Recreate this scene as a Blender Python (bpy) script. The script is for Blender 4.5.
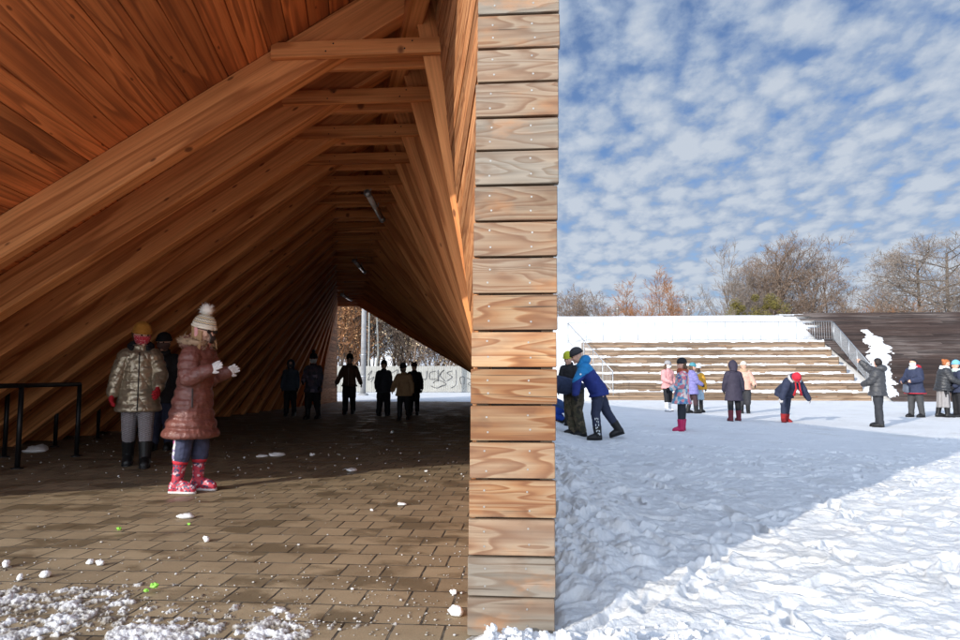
import bpy, math, random
import numpy as np
from mathutils import Vector, Matrix
random.seed(11)
rng = np.random.default_rng(7)
PI = math.pi
for o in list(bpy.data.objects):
    bpy.data.objects.remove(o)
SC = bpy.context.scene
COL = SC.collection

# ---------------------------------------------------------------- camera
FPX = 670.0                       # focal length in photo pixels (960 wide)
CAM = Vector((0, 0, 0.97))
YAW = math.atan(49 / FPX)         # the shelter's axis (+Y) lies right of the view axis
PITCH = math.atan(55 / FPX)
cam_d = bpy.data.cameras.new('camera')
cam_d.sensor_width = 36.0
cam_d.lens = FPX / 960 * 36.0
cam_d.clip_start = 0.05
cam_d.clip_end = 3000
cam = bpy.data.objects.new('camera', cam_d)
COL.objects.link(cam)
cam.location = CAM
cam.rotation_euler = (PI / 2 + PITCH, 0, YAW)
SC.camera = cam

# ---------------------------------------------------------------- sun, sky, exposure
SUN_ELEV = math.radians(18.9)
SUN_TO = Vector((0.61, 0.79, 0)).normalized()          # direction the light travels
sun_d = bpy.data.lights.new('sun', 'SUN')
sun_d.energy = 3.1
sun_d.angle = math.radians(0.55)
sun_d.color = (1.0, 0.925, 0.81)
sun = bpy.data.objects.new('sun', sun_d)
COL.objects.link(sun)
sun.location = (-20, -30, 25)
ld = Vector((SUN_TO.x * math.cos(SUN_ELEV), SUN_TO.y * math.cos(SUN_ELEV), -math.sin(SUN_ELEV)))
sun.rotation_euler = ld.to_track_quat('-Z', 'Y').to_euler()

world = bpy.data.worlds.new('World')
SC.world = world
world.use_nodes = True
wn = world.node_tree
for n in list(wn.nodes):
    wn.nodes.remove(n)
def N(nt, typ, **kw):
    n = nt.nodes.new(typ)
    for k, v in kw.items():
        if k == 'ins':
            for kk, vv in v.items():
                n.inputs[kk].default_value = vv
        else:
            setattr(n, k, v)
    return n
w_out = N(wn, 'ShaderNodeOutputWorld')
w_bg = N(wn, 'ShaderNodeBackground', ins={'Strength': 0.12})
w_sky = N(wn, 'ShaderNodeTexSky', sky_type='NISHITA', sun_disc=False)
w_sky.sun_elevation = SUN_ELEV
w_sky.sun_rotation = math.atan2(-SUN_TO.x, -SUN_TO.y)
w_sky.altitude = 100
w_sky.air_density = 1.0
w_sky.dust_density = 0.6
w_sky.ozone_density = 1.6
w_tc = N(wn, 'ShaderNodeTexCoord')
w_sep = N(wn, 'ShaderNodeSeparateXYZ')
wn.links.new(w_tc.outputs['Generated'], w_sep.inputs[0])
def wmath(op, a, b=None, c=None, clamp=False):
    m = N(wn, 'ShaderNodeMath', operation=op, use_clamp=clamp)
    for i, v in enumerate((a, b, c)):
        if v is None:
            continue
        if isinstance(v, (int, float)):
            m.inputs[i].default_value = v
        else:
            wn.links.new(v, m.inputs[i])
    return m.outputs[0]
# the layer of altocumulus lies on a plane overhead: direction / height
zz = wmath('ADD', wmath('MAXIMUM', w_sep.outputs['Z'], 0.0), 0.22)
w_comb = N(wn, 'ShaderNodeCombineXYZ')
wn.links.new(wmath('DIVIDE', w_sep.outputs['X'], zz), w_comb.inputs[0])
wn.links.new(wmath('DIVIDE', w_sep.outputs['Y'], zz), w_comb.inputs[1])
w_map = N(wn, 'ShaderNodeMapping')
w_map.inputs['Rotation'].default_value = (0, 0, 0.15)
w_map.inputs['Scale'].default_value = (1.0, 0.72, 1.0)
w_map.inputs['Location'].default_value = (3.1, 1.7, 0.0)
wn.links.new(w_comb.outputs[0], w_map.inputs['Vector'])
w_n1 = N(wn, 'ShaderNodeTexNoise', ins={'Scale': 12.5, 'Detail': 6.0, 'Roughness': 0.55, 'Distortion': 0.0})
w_n2 = N(wn, 'ShaderNodeTexNoise', ins={'Scale': 1.7, 'Detail': 3.0, 'Roughness': 0.5})
w_n3 = N(wn, 'ShaderNodeTexNoise', ins={'Scale': 26.0, 'Detail': 4.0, 'Roughness': 0.55})
for n in (w_n1, w_n2, w_n3):
    wn.links.new(w_map.outputs[0], n.inputs['Vector'])
dens = wmath('ADD', wmath('MULTIPLY', w_n1.outputs['Fac'], 1.0), wmath('MULTIPLY', w_n2.outputs['Fac'], 0.34))
dens = wmath('ADD', dens, wmath('MULTIPLY', w_n3.outputs['Fac'], 0.30))
w_vo = N(wn, 'ShaderNodeTexVoronoi', feature='SMOOTH_F1', ins={'Scale': 13.0, 'Smoothness': 0.3, 'Randomness': 0.9})
w_dis = N(wn, 'ShaderNodeVectorMath', operation='MULTIPLY_ADD')
w_dis.inputs[1].default_value = (0.045, 0.045, 0.045)
wn.links.new(w_n3.outputs['Color'], w_dis.inputs[0]); wn.links.new(w_map.outputs[0], w_dis.inputs[2])
wn.links.new(w_dis.outputs[0], w_vo.inputs['Vector'])
dens = wmath('ADD', dens, wmath('MULTIPLY', wmath('SUBTRACT', 0.45, w_vo.outputs['Distance']), 0.52))
# thicker towards the horizon, where the layer is seen at a slant
dens = wmath('ADD', dens, wmath('MULTIPLY', wmath('SUBTRACT', 0.50, w_sep.outputs['Z']), 0.52))
w_mr = N(wn, 'ShaderNodeMapRange', interpolation_type='SMOOTHSTEP', ins={'From Min': 0.56, 'From Max': 0.90, 'To Min': 0.12, 'To Max': 0.96})
wn.links.new(dens, w_mr.inputs['Value'])
w_ramp = N(wn, 'ShaderNodeValToRGB')
w_ramp.color_ramp.elements[0].color = (2.6, 3.3, 4.5, 1)
w_ramp.color_ramp.elements[1].color = (4.3, 4.75, 5.4, 1)
w_ramp.color_ramp.elements[0].position = 0.86
w_ramp.color_ramp.elements[1].position = 1.0
w_m2 = N(wn, 'ShaderNodeMapRange', ins={'From Min': 0.70, 'From Max': 1.10, 'To Min': 0.8, 'To Max': 1.0})
wn.links.new(dens, w_m2.inputs['Value'])
wn.links.new(w_m2.outputs[0], w_ramp.inputs['Fac'])
w_mix = N(wn, 'ShaderNodeMix', data_type='RGBA')
wn.links.new(w_mr.outputs[0], w_mix.inputs['Factor'])
w_tint = N(wn, 'ShaderNodeMix', data_type='RGBA', blend_type='MULTIPLY')
w_tint.inputs['Factor'].default_value = 1.0
w_tint.inputs['B'].default_value = (0.42, 0.52, 0.70, 1)
wn.links.new(w_sky.outputs[0], w_tint.inputs['A'])
wn.links.new(w_tint.outputs['Result'], w_mix.inputs['A'])
# clouds on the sun's side, out of view, are brightened to add fill light
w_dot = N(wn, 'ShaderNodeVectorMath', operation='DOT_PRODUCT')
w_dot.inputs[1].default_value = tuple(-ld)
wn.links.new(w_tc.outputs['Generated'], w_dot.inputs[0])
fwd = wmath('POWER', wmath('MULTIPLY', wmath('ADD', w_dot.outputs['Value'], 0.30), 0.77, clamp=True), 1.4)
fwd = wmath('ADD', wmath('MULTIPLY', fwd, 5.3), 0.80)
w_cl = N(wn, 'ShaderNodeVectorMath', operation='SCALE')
w_warm = N(wn, 'ShaderNodeMix', data_type='RGBA', blend_type='MULTIPLY')     # and warmed as by a low sun, so the fill is less blue
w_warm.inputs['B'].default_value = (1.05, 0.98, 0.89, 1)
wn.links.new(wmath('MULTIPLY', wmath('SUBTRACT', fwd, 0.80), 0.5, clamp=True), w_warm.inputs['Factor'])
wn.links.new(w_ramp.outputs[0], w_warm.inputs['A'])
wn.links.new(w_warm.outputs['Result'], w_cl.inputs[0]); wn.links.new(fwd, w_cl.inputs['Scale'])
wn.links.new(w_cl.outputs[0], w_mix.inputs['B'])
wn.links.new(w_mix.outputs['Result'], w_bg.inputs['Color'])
wn.links.new(w_bg.outputs[0], w_out.inputs[0])

SC.view_settings.view_transform = 'Standard'
SC.view_settings.look = 'None'
SC.view_settings.gamma = 1.0
SC.view_settings.use_curve_mapping = False
SC.view_settings.exposure = 0.50
SC.render.engine = 'CYCLES'
SC.cycles.max_bounces = 10
SC.cycles.diffuse_bounces = 6
SC.cycles.glossy_bounces = 4
SC.cycles.transparent_max_bounces = 8
SC.cycles.use_denoising = True
SC.cycles.caustics_reflective = False
SC.cycles.caustics_refractive = False

# ---------------------------------------------------------------- where a spot of the place lies
R_CAM = cam.rotation_euler.to_matrix()
def ray(px, py):
    return (R_CAM @ Vector(((px - 480) / FPX, (320 - py) / FPX, -1.0))).normalized()
def on_ground(px, py, z=0.0):
    d = ray(px, py)
    t = (z - CAM.z) / d.z
    return CAM + d * t
def at_depth(px, py, Y):
    d = ray(px, py)
    return CAM + d * ((Y - CAM.y) / d.y)

# ---------------------------------------------------------------- object helpers
def tag(o, label=None, cat=None, group=None, kind=None):
    if label: o['label'] = label
    if cat: o['category'] = cat
    if group: o['group'] = group
    if kind: o['kind'] = kind
    return o
def empty(name, loc=(0, 0, 0), rz=0.0, parent=None):
    o = bpy.data.objects.new(name, None)
    o.empty_display_size = 0.2
    COL.objects.link(o)
    o.location = loc
    o.rotation_euler = (0, 0, rz)
    if parent: o.parent = parent
    return o
def mkmesh(name, verts, faces, mats, midx=None, smooth=False, grain=None, weather=None, uv=None):
    me = bpy.data.meshes.new(name)
    me.from_pydata([tuple(v) for v in verts], [], faces)
    if not isinstance(mats, (list, tuple)): mats = [mats]
    for m in mats:
        me.materials.append(m)
    if midx is not None:
        me.polygons.foreach_set('material_index', np.asarray(midx, dtype=np.int32))
    if smooth is not False:
        me.polygons.foreach_set('use_smooth', np.full(len(me.polygons), True))
    if grain is not None:
        a = me.attributes.new('grain', 'FLOAT_VECTOR', 'POINT')
        a.data.foreach_set('vector', np.asarray(grain, dtype=np.float32).ravel())
    if weather is not None:
        a = me.attributes.new('weather', 'FLOAT', 'POINT')
        a.data.foreach_set('value', np.asarray(weather, dtype=np.float32).ravel())
    if uv is not None:
        l = me.uv_layers.new(name='UVMap')
        li = np.empty(len(me.loops), dtype=np.int32)
        me.loops.foreach_get('vertex_index', li)
        l.data.foreach_set('uv', np.asarray(uv, dtype=np.float32)[li].ravel())
    me.update()
    return me
def mk(name, verts, faces, mats, parent=None, shift=True, **kw):
    """shift: verts are in world space, the (unrotated) parent's location is taken off"""
    if parent is not None and shift:
        L = Vector((0, 0, 0)); p = parent
        while p is not None:
            L += p.location; p = p.parent
        verts = [Vector(v) - L for v in verts]
    o = bpy.data.objects.new(name, mkmesh(name, verts, faces, mats, **kw))
    COL.objects.link(o)
    if parent is not None: o.parent = parent
    return o
def bevel(o, w=0.005, seg=1):
    m = o.modifiers.new('bevel', 'BEVEL'); m.width = w; m.segments = seg; m.limit_method = 'ANGLE'
    return o

class MB:
    """collects shapes for ONE mesh"""
    def __init__(s):
        s.v = []; s.f = []; s.m = []; s.g = []; s.w = []; s.uv = []
    def add(s, v, f, m=0, g=None, w=0.0, uv=None):
        n = len(s.v)
        s.v += [Vector(p) for p in v]
        s.f += [tuple(i + n for i in q) for q in f]
        s.m += [m] * len(f)
        s.g += list(g) if g is not None else [(0, 0, 0)] * len(v)
        s.w += [w] * len(v)
        s.uv += list(uv) if uv is not None else [(0, 0)] * len(v)
    def box(s, c, d, m=0, M=None, w=0.0, grain_axis=0):
        hx, hy, hz = d[0] / 2, d[1] / 2, d[2] / 2
        L = [(-hx, -hy, -hz), (hx, -hy, -hz), (hx, hy, -hz), (-hx, hy, -hz), (-hx, -hy, hz), (hx, -hy, hz), (hx, hy, hz), (-hx, hy, hz)]
        f = [(0, 3, 2, 1), (4, 5, 6, 7), (0, 1, 5, 4), (1, 2, 6, 5), (2, 3, 7, 6), (3, 0, 4, 7)]
        o = (random.uniform(0, 40), random.uniform(0, 40), random.uniform(0, 40))
        ax = [(0, 1, 2), (1, 0, 2), (2, 0, 1)][grain_axis]
        g = [tuple(p[ax[i]] + o[i] for i in range(3)) for p in L]
        v = [(M @ Vector(p) if M else Vector(p)) + Vector(c) for p in L]
        s.add(v, f, m, g, w)
    def prism(s, poly, axis, m=0, g=None, w=0.0):
        """poly: list of points; axis: extrusion vector"""
        n = len(poly); axis = Vector(axis)
        v = [Vector(p) for p in poly] + [Vector(p) + axis for p in poly]
        f = [tuple(range(n - 1, -1, -1)), tuple(range(n, 2 * n))] + [(i, (i + 1) % n, n + (i + 1) % n, n + i) for i in range(n)]
        s.add(v, f, m, g, w)
    def tube(s, pts, rad, sides=8, m=0, cap=True, w=0.0):
        pts = [Vector(p) for p in pts]
        if not isinstance(rad, (list, tuple)): rad = [rad] * len(pts)
        v = []; uv = []
        ref = None; acc = 0
        for i, p in enumerate(pts):
            t = (pts[min(i + 1, len(pts) - 1)] - pts[max(i - 1, 0)])
            t = t.normalized() if t.length > 1e-9 else Vector((0, 0, 1))
            if ref is None:
                ref = Vector((0, 0, 1)) if abs(t.z) < 0.9 else Vector((1, 0, 0))
            a = (ref - t * ref.dot(t)).normalized(); b = t.cross(a); ref = a
            if i: acc += (p - pts[i - 1]).length
            for k in range(sides):
                q = 2 * PI * k / sides
                v.append(p + (a * math.cos(q) + b * math.sin(q)) * rad[i])
                uv.append((k / sides, acc))
        f = []
        for i in range(len(pts) - 1):
            for k in range(sides):
                k2 = (k + 1) % sides
                f.append((i * sides + k, i * sides + k2, (i + 1) * sides + k2, (i + 1) * sides + k))
        if cap:
            f.append(tuple(range(sides - 1, -1, -1)))
            f.append(tuple((len(pts) - 1) * sides + k for k in range(sides)))
        s.add(v, f, m, None, w, uv)
    def loft(s, rings, sides=20, m=0, cap=True, power=1.0):
        """rings: (centre, u, v) - ring point = c + cos*u + sin*v"""
        v = []; f = []; uv = []
        for i, (c, a, b) in enumerate(rings):
            for k in range(sides):
                q = 2 * PI * k / sides
                cs, sn = math.cos(q), math.sin(q)
                if power != 1.0:
                    cs = math.copysign(abs(cs) ** power, cs); sn = math.copysign(abs(sn) ** power, sn)
                v.append(Vector(c) + Vector(a) * cs + Vector(b) * sn)
                uv.append((k / sides, i / max(1, len(rings) - 1)))
        for i in range(len(rings) - 1):
            for k in range(sides):
                k2 = (k + 1) % sides
                f.append((i * sides + k, i * sides + k2, (i + 1) * sides + k2, (i + 1) * sides + k))
        if cap:
            f.append(tuple(range(sides - 1, -1, -1)))
            f.append(tuple((len(rings) - 1) * sides + k for k in range(sides)))
        s.add(v, f, m, None, 0.0, uv)
    def ball(s, c, r, m=0, seg=12, M=None):
        r = r if isinstance(r, (tuple, list)) else (r, r, r)
        rings = []
        c = Vector(c); M = M or Matrix.Identity(3)
        nr = max(5, seg // 2 + 1)
        for i in range(nr):
            a = -PI / 2 + PI * i / (nr - 1)
            k = max(math.cos(a), 0.02)
            rings.append((c + M @ Vector((0, 0, r[2] * math.sin(a))), M @ Vector((r[0] * k, 0, 0)), M @ Vector((0, r[1] * k, 0))))
        s.loft(rings, seg, m)
    def build(s, name, mats, parent=None, shift=True, smooth=False, grain=False, weather=False, uv=False):
        return mk(name, s.v, s.f, mats, parent, shift, midx=s.m if isinstance(mats, (list, tuple)) else None, smooth=smooth,
                  grain=s.g if grain else None, weather=s.w if weather else None, uv=s.uv if uv else None)

# ---------------------------------------------------------------- value noise for heights
_tab = rng.random((256, 256)).astype(np.float64)
def vnoise(x, y):
    xi = np.floor(x).astype(np.int64); yi = np.floor(y).astype(np.int64)
    fx = x - xi; fy = y - yi
    fx = fx * fx * fx * (fx * (fx * 6 - 15) + 10); fy = fy * fy * fy * (fy * (fy * 6 - 15) + 10)
    a = _tab[xi & 255, yi & 255]; b = _tab[(xi + 1) & 255, yi & 255]
    c = _tab[xi & 255, (yi + 1) & 255]; d = _tab[(xi + 1) & 255, (yi + 1) & 255]
    return (a * (1 - fx) + b * fx) * (1 - fy) + (c * (1 - fx) + d * fx) * fy
def fbm(x, y, oct=4, lac=2.03, gain=0.5, billow=False):
    s = 0; a = 1.0; t = 0
    for i in range(oct):
        n = vnoise(x + 17.3 * i, y - 9.1 * i)
        if billow: n = np.abs(2 * n - 1)
        s = s + a * n; t += a
        c, sn = math.cos(0.6), math.sin(0.6)
        x, y = (x * c - y * sn) * lac, (x * sn + y * c) * lac
        a *= gain
    return s / t
def worley(x, y, jit=0.9):
    xi = np.floor(x).astype(np.int64); yi = np.floor(y).astype(np.int64)
    best = np.full(x.shape, 9.0); bid = np.zeros(x.shape)
    for dx in (-1, 0, 1):
        for dy in (-1, 0, 1):
            cx, cy = xi + dx, yi + dy
            px = cx + 0.5 + jit * (_tab[cx & 255, cy & 255] - 0.5)
            py = cy + 0.5 + jit * (_tab[(cx + 91) & 255, (cy + 37) & 255] - 0.5)
            d = (x - px) ** 2 + (y - py) ** 2
            m = d < best
            best = np.where(m, d, best); bid = np.where(m, _tab[(cx + 13) & 255, (cy + 101) & 255], bid)
    return np.sqrt(best), bid
def sstep(a, b, x):
    t = np.clip((x - a) / (b - a), 0, 1)
    return t * t * (3 - 2 * t)
def yard_z(x, y):
    """the yard on the right falls away a little from the shelter"""
    return -0.22 * sstep(4.0, 12.0, y) * sstep(0.05, 1.2, x)

# ---------------------------------------------------------------- materials
def new_mat(name):
    m = bpy.data.materials.new(name)
    m.use_nodes = True
    nt = m.node_tree
    b = nt.nodes.get('Principled BSDF')
    return m, nt, b
def lk(nt, a, b):
    nt.links.new(a, b)
def ramp(nt, fac, stops, interp='LINEAR'):
    r = N(nt, 'ShaderNodeValToRGB')
    r.color_ramp.interpolation = interp
    e = r.color_ramp.elements
    while len(e) > 2: e.remove(e[-1])
    e[0].position, e[0].color = stops[0][0], (*stops[0][1], 1)
    e[1].position, e[1].color = stops[1][0], (*stops[1][1], 1)
    for p, c in stops[2:]:
        x = e.new(p); x.color = (*c, 1)
    lk(nt, fac, r.inputs['Fac'])
    return r.outputs['Color']
def mth(nt, op, a, b=None, c=None, clamp=False):
    m = N(nt, 'ShaderNodeMath', operation=op, use_clamp=clamp)
    for i, v in enumerate((a, b, c)):
        if v is None: continue
        if isinstance(v, (int, float)): m.inputs[i].default_value = v
        else: lk(nt, v, m.inputs[i])
    return m.outputs[0]
def mixc(nt, fac, a, b, mode='MIX'):
    m = N(nt, 'ShaderNodeMix', data_type='RGBA', blend_type=mode)
    if isinstance(fac, (int, float)): m.inputs['Factor'].default_value = fac
    else: lk(nt, fac, m.inputs['Factor'])
    for k, v in (('A', a), ('B', b)):
        if isinstance(v, tuple): m.inputs[k].default_value = (*v, 1)
        else: lk(nt, v, m.inputs[k])
    return m.outputs['Result']
def mapping(nt, vec, scale=(1, 1, 1), loc=(0, 0, 0), rot=(0, 0, 0)):
    m = N(nt, 'ShaderNodeMapping')
    m.inputs['Scale'].default_value = scale; m.inputs['Location'].default_value = loc; m.inputs['Rotation'].default_value = rot
    lk(nt, vec, m.inputs['Vector'])
    return m.outputs[0]
def noise(nt, vec, scale, detail=3.0, rough=0.5, dist=0.0):
    n = N(nt, 'ShaderNodeTexNoise', ins={'Scale': scale, 'Detail': detail, 'Roughness': rough, 'Distortion': dist})
    lk(nt, vec, n.inputs['Vector'])
    return n.outputs['Fac']
def bump(nt, b, h, strength=0.3, dist=0.01):
    n = N(nt, 'ShaderNodeBump', ins={'Strength': strength, 'Distance': dist})
    lk(nt, h, n.inputs['Height']); lk(nt, n.outputs[0], b.inputs['Normal'])
def objco(nt):
    return N(nt, 'ShaderNodeTexCoord').outputs['Object']

def wood_mat(name, light, mid, dark, knot=(0.16, 0.05, 0.015), grey=None, rough=0.75, rings=9.0, var=0.35, bstr=0.25, stretch=0.55, across=5.0, kmax=0.14):
    m, nt, b = new_mat(name)
    at = N(nt, 'ShaderNodeAttribute', attribute_name='grain').outputs['Vector']
    rnd = N(nt, 'ShaderNodeNewGeometry').outputs['Random Per Island']
    p1 = mapping(nt, at, (stretch, across, across))
    n1 = noise(nt, p1, 1.0, 2.0, 0.45, 0.3)
    ringk = mth(nt, 'MULTIPLY', mth(nt, 'ADD', 0.55, mth(nt, 'FRACT', mth(nt, 'MULTIPLY', rnd, 17.3))), rings)
    iso = mth(nt, 'FRACT', mth(nt, 'MULTIPLY', mth(nt, 'ADD', n1, mth(nt, 'MULTIPLY', noise(nt, mapping(nt, at, (3, 30, 30)), 1.0, 2.0), 0.035)), ringk))                 # growth rings: level lines of a slow noise
    tri = mth(nt, 'SUBTRACT', 1.0, mth(nt, 'ABSOLUTE', mth(nt, 'SUBTRACT', mth(nt, 'MULTIPLY', iso, 2.0), 1.0)))
    saw = mth(nt, 'MULTIPLY', mth(nt, 'POWER', iso, 2.5), mth(nt, 'SUBTRACT', 1.0, mth(nt, 'POWER', iso, 14.0)))
    ring = mth(nt, 'ADD', mth(nt, 'MULTIPLY', saw, 1.25), mth(nt, 'MULTIPLY', tri, 0.28), clamp=True)
    fine = noise(nt, mapping(nt, at, (1.2, 60, 60)), 1.0, 4.0, 0.65)
    med = noise(nt, mapping(nt, at, (0.7, 22, 22), (5, 1, 8)), 1.0, 3.0, 0.6)
    blot = noise(nt, mapping(nt, at, (1.3, 5, 5)), 1.0, 3.0, 0.55)
    col = ramp(nt, ring, [(0.0, light), (0.55, mid), (1.0, dark)])
    col = mixc(nt, mth(nt, 'ADD', mth(nt, 'MULTIPLY', mth(nt, 'SUBTRACT', fine, 0.45, clamp=True), 1.9), mth(nt, 'MULTIPLY', mth(nt, 'SUBTRACT', med, 0.48, clamp=True), 1.4), clamp=True), col, dark)
    # knots
    vo = N(nt, 'ShaderNodeTexVoronoi', feature='F1', ins={'Scale': 1.0, 'Randomness': 1.0})
    lk(nt, mapping(nt, at, (3.0, 8.5, 2.5)), vo.inputs['Vector'])
    kn = N(nt, 'ShaderNodeMapRange', interpolation_type='SMOOTHSTEP', ins={'From Min': kmax, 'From Max': kmax * 0.45, 'To Min': 0.0, 'To Max': 0.8})
    lk(nt, vo.outputs['Distance'], kn.inputs['Value'])
    col = mixc(nt, kn.outputs[0], col, knot)
    if grey is not None:
        we = N(nt, 'ShaderNodeAttribute', attribute_name='weather').outputs['Fac']
        gcol = ramp(nt, ring, [(0.0, grey), (0.5, tuple(x * 0.84 for x in grey)), (1.0, (grey[0] * .62, grey[1] * .50, grey[2] * .42))])
        gf = mth(nt, 'ADD', we, mth(nt, 'MULTIPLY', mth(nt, 'SUBTRACT', blot, 0.5), 1.6), clamp=True)
        gcol = mixc(nt, mth(nt, 'MULTIPLY', kn.outputs[0], 0.75), gcol, (0.20, 0.09, 0.04))
        gcol = mixc(nt, mth(nt, 'ADD', mth(nt, 'MULTIPLY', mth(nt, 'SUBTRACT', fine, 0.45, clamp=True), 1.6), mth(nt, 'MULTIPLY', mth(nt, 'SUBTRACT', med, 0.50, clamp=True), 1.6), clamp=True), gcol, tuple(x * 0.42 for x in grey))
        col = mixc(nt, gf, col, gcol)
        # dark rain stains
        st = noise(nt, mapping(nt, at, (5.0, 9, 9), (3, 7, 1)), 1.0, 3.0, 0.6)
        sf = N(nt, 'ShaderNodeMapRange', ins={'From Min': 0.55, 'From Max': 0.74, 'To Min': 0.0, 'To Max': 0.62})
        lk(nt, st, sf.inputs['Value'])
        col = mixc(nt, sf.outputs[0], col, (0.13, 0.075, 0.045))
        # drying cracks along the grain, dirt along the edges and a rusty bloom
        cr = noise(nt, mapping(nt, at, (1.8, 95, 30), (2, 4, 9)), 1.0, 2.0, 0.5)
        cf = N(nt, 'ShaderNodeMapRange', ins={'From Min': 0.66, 'From Max': 0.74, 'To Min': 0.0, 'To Max': 0.8})
        lk(nt, cr, cf.inputs['Value'])
        col = mixc(nt, cf.outputs[0], col, (0.055, 0.035, 0.022))
        rb = noise(nt, mapping(nt, at, (3.0, 6, 6), (9, 2, 5)), 1.0, 4.0, 0.6)
        rf = N(nt, 'ShaderNodeMapRange', ins={'From Min': 0.58, 'From Max': 0.72, 'To Min': 0.0, 'To Max': 0.5})
        lk(nt, rb, rf.inputs['Value'])
        col = mixc(nt, rf.outputs[0], col, (0.42, 0.19, 0.075))
    if name == 'dark_slope_wood':      # grey frost and bleaching in streaks along the boards
        fz = noise(nt, mapping(nt, at, (0.55, 16, 1)), 1.0, 5.0, 0.65)
        fz2 = noise(nt, N(nt, 'ShaderNodeNewGeometry').outputs['Position'], 0.16, 2.0, 0.5)
        ff = N(nt, 'ShaderNodeMapRange', interpolation_type='SMOOTHSTEP', ins={'From Min': 0.98, 'From Max': 1.22, 'To Min': 0.0, 'To Max': 0.75})
        lk(nt, mth(nt, 'ADD', fz, fz2), ff.inputs['Value'])
        col = mixc(nt, ff.outputs[0], col, (0.22, 0.185, 0.165))
    tone = mth(nt, 'ADD', 1.0 - var / 2, mth(nt, 'MULTIPLY', rnd, var))
    tone = mth(nt, 'MULTIPLY', tone, mth(nt, 'ADD', 0.8, mth(nt, 'MULTIPLY', blot, 0.4)))
    tc = N(nt, 'ShaderNodeCombineXYZ')
    for i in range(3): lk(nt, tone, tc.inputs[i])
    col = mixc(nt, 1.0, col, tc.outputs[0], 'MULTIPLY')
    lk(nt, col, b.inputs['Base Color'])
    b.inputs['Roughness'].default_value = rough
    b.inputs['Specular IOR Level'].default_value = 0.3
    bump(nt, b, mth(nt, 'ADD', mth(nt, 'MULTIPLY', ring, 0.5), fine), bstr, 0.004)
    return m

M = {}
M['rafter'] = wood_mat('rafter_wood', (0.70, 0.310, 0.115), (0.60, 0.240, 0.082), (0.28, 0.088, 0.027), knot=(0.09, 0.028, 0.012), var=0.32, rings=6, stretch=0.35, kmax=0.12)
M['deck'] = wood_mat('deck_wood', (0.64, 0.215, 0.066), (0.52, 0.155, 0.044), (0.20, 0.060, 0.020), knot=(0.13, 0.035, 0.012), var=0.6, rings=6, stretch=0.35, across=5, bstr=0.3, kmax=0.10)
M['lining'] = wood_mat('lining_wood', (0.50, 0.25, 0.115), (0.42, 0.175, 0.066), (0.16, 0.052, 0.02), knot=(0.12, 0.04, 0.015), var=0.6, rings=9, stretch=0.6, across=8, bstr=0.35)
M['board'] = wood_mat('weathered_board', (0.39, 0.245, 0.130), (0.33, 0.160, 0.068), (0.17, 0.054, 0.018), knot=(0.26, 0.10, 0.035),
                      grey=(0.235, 0.200, 0.160), var=0.45, rings=13, stretch=1.2, across=8.5, bstr=0.3)
M['outer'] = wood_mat('outer_board', (0.40, 0.31, 0.22), (0.34, 0.25, 0.17), (0.2, 0.13, 0.08), var=0.4)
M['bench'] = wood_mat('bench_wood', (0.27, 0.195, 0.135), (0.22, 0.15, 0.095), (0.11, 0.065, 0.04), var=0.7, rings=6, stretch=0.3, across=4)
M['darkwood'] = wood_mat('dark_slope_wood', (0.060, 0.038, 0.029), (0.048, 0.029, 0.022), (0.028, 0.016, 0.012), knot=(0.02, 0.01, 0.008), var=0.8, rings=5, stretch=0.2, across=3)

def plain(name, col, rough=0.6, metal=0.0, var=0.15, scale=12.0, bstr=0.0, bscale=60.0, spec=0.4):
    m, nt, b = new_mat(name)
    oc = objco(nt)
    n = noise(nt, oc, scale, 4.0, 0.55)
    lo = tuple(max(0, c * (1 - var)) for c in col); hi = tuple(min(1, c * (1 + var)) for c in col)
    lk(nt, ramp(nt, n, [(0.3, lo), (0.7, hi)]), b.inputs['Base Color'])
    b.inputs['Roughness'].default_value = rough
    b.inputs['Metallic'].default_value = metal
    b.inputs['Specular IOR Level'].default_value = spec
    if bstr:
        bump(nt, b, noise(nt, oc, bscale, 3.0, 0.6), bstr, 0.01)
    return m
M['black_steel'] = plain('black_steel', (0.012, 0.012, 0.013), 0.45, 0.3)
M['galv'] = plain('galvanised_steel', (0.42, 0.44, 0.46), 0.45, 0.7, 0.2, 30)
M['screw'] = plain('screw_steel', (0.34, 0.33, 0.31), 0.5, 0.8)
M['lamp_body'] = plain('lamp_housing', (0.16, 0.17, 0.18), 0.4, 0.2)
M['lamp_cover'] = plain('lamp_cover', (0.75, 0.77, 0.78), 0.15, 0.0, 0.05)
M['membrane'] = plain('roof_membrane', (0.045, 0.045, 0.045), 0.9)
M['concrete'] = plain('concrete', (0.26, 0.26, 0.265), 0.85, 0, 0.2, 6, 0.3, 40)

def snow_mat():
    m, nt, b = new_mat('snow')
    geo = N(nt, 'ShaderNodeNewGeometry')
    pos = geo.outputs['Position']
    n = noise(nt, pos, 1.3, 5.0, 0.6)
    col = ramp(nt, n, [(0.30, (0.73, 0.735, 0.745)), (0.72, (0.80, 0.805, 0.81))])
    # trodden, dirtier snow in places
    d = noise(nt, pos, 0.9, 6.0, 0.65, 0.4)
    df = N(nt, 'ShaderNodeMapRange', interpolation_type='SMOOTHSTEP', ins={'From Min': 0.52, 'From Max': 0.72, 'To Min': 0.0, 'To Max': 0.50})
    lk(nt, d, df.inputs['Value'])
    col = mixc(nt, df.outputs[0], col, (0.56, 0.54, 0.50))
    lk(nt, col, b.inputs['Base Color'])
    b.inputs['Roughness'].default_value = 0.62
    b.inputs['Specular IOR Level'].default_value = 0.35
    h = mth(nt, 'ADD', noise(nt, pos, 55.0, 5.0, 0.65), mth(nt, 'MULTIPLY', noise(nt, pos, 14.0, 4.0, 0.6), 1.5))
    bump(nt, b, h, 0.6, 0.010)
    return m
M['snow'] = snow_mat()
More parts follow.
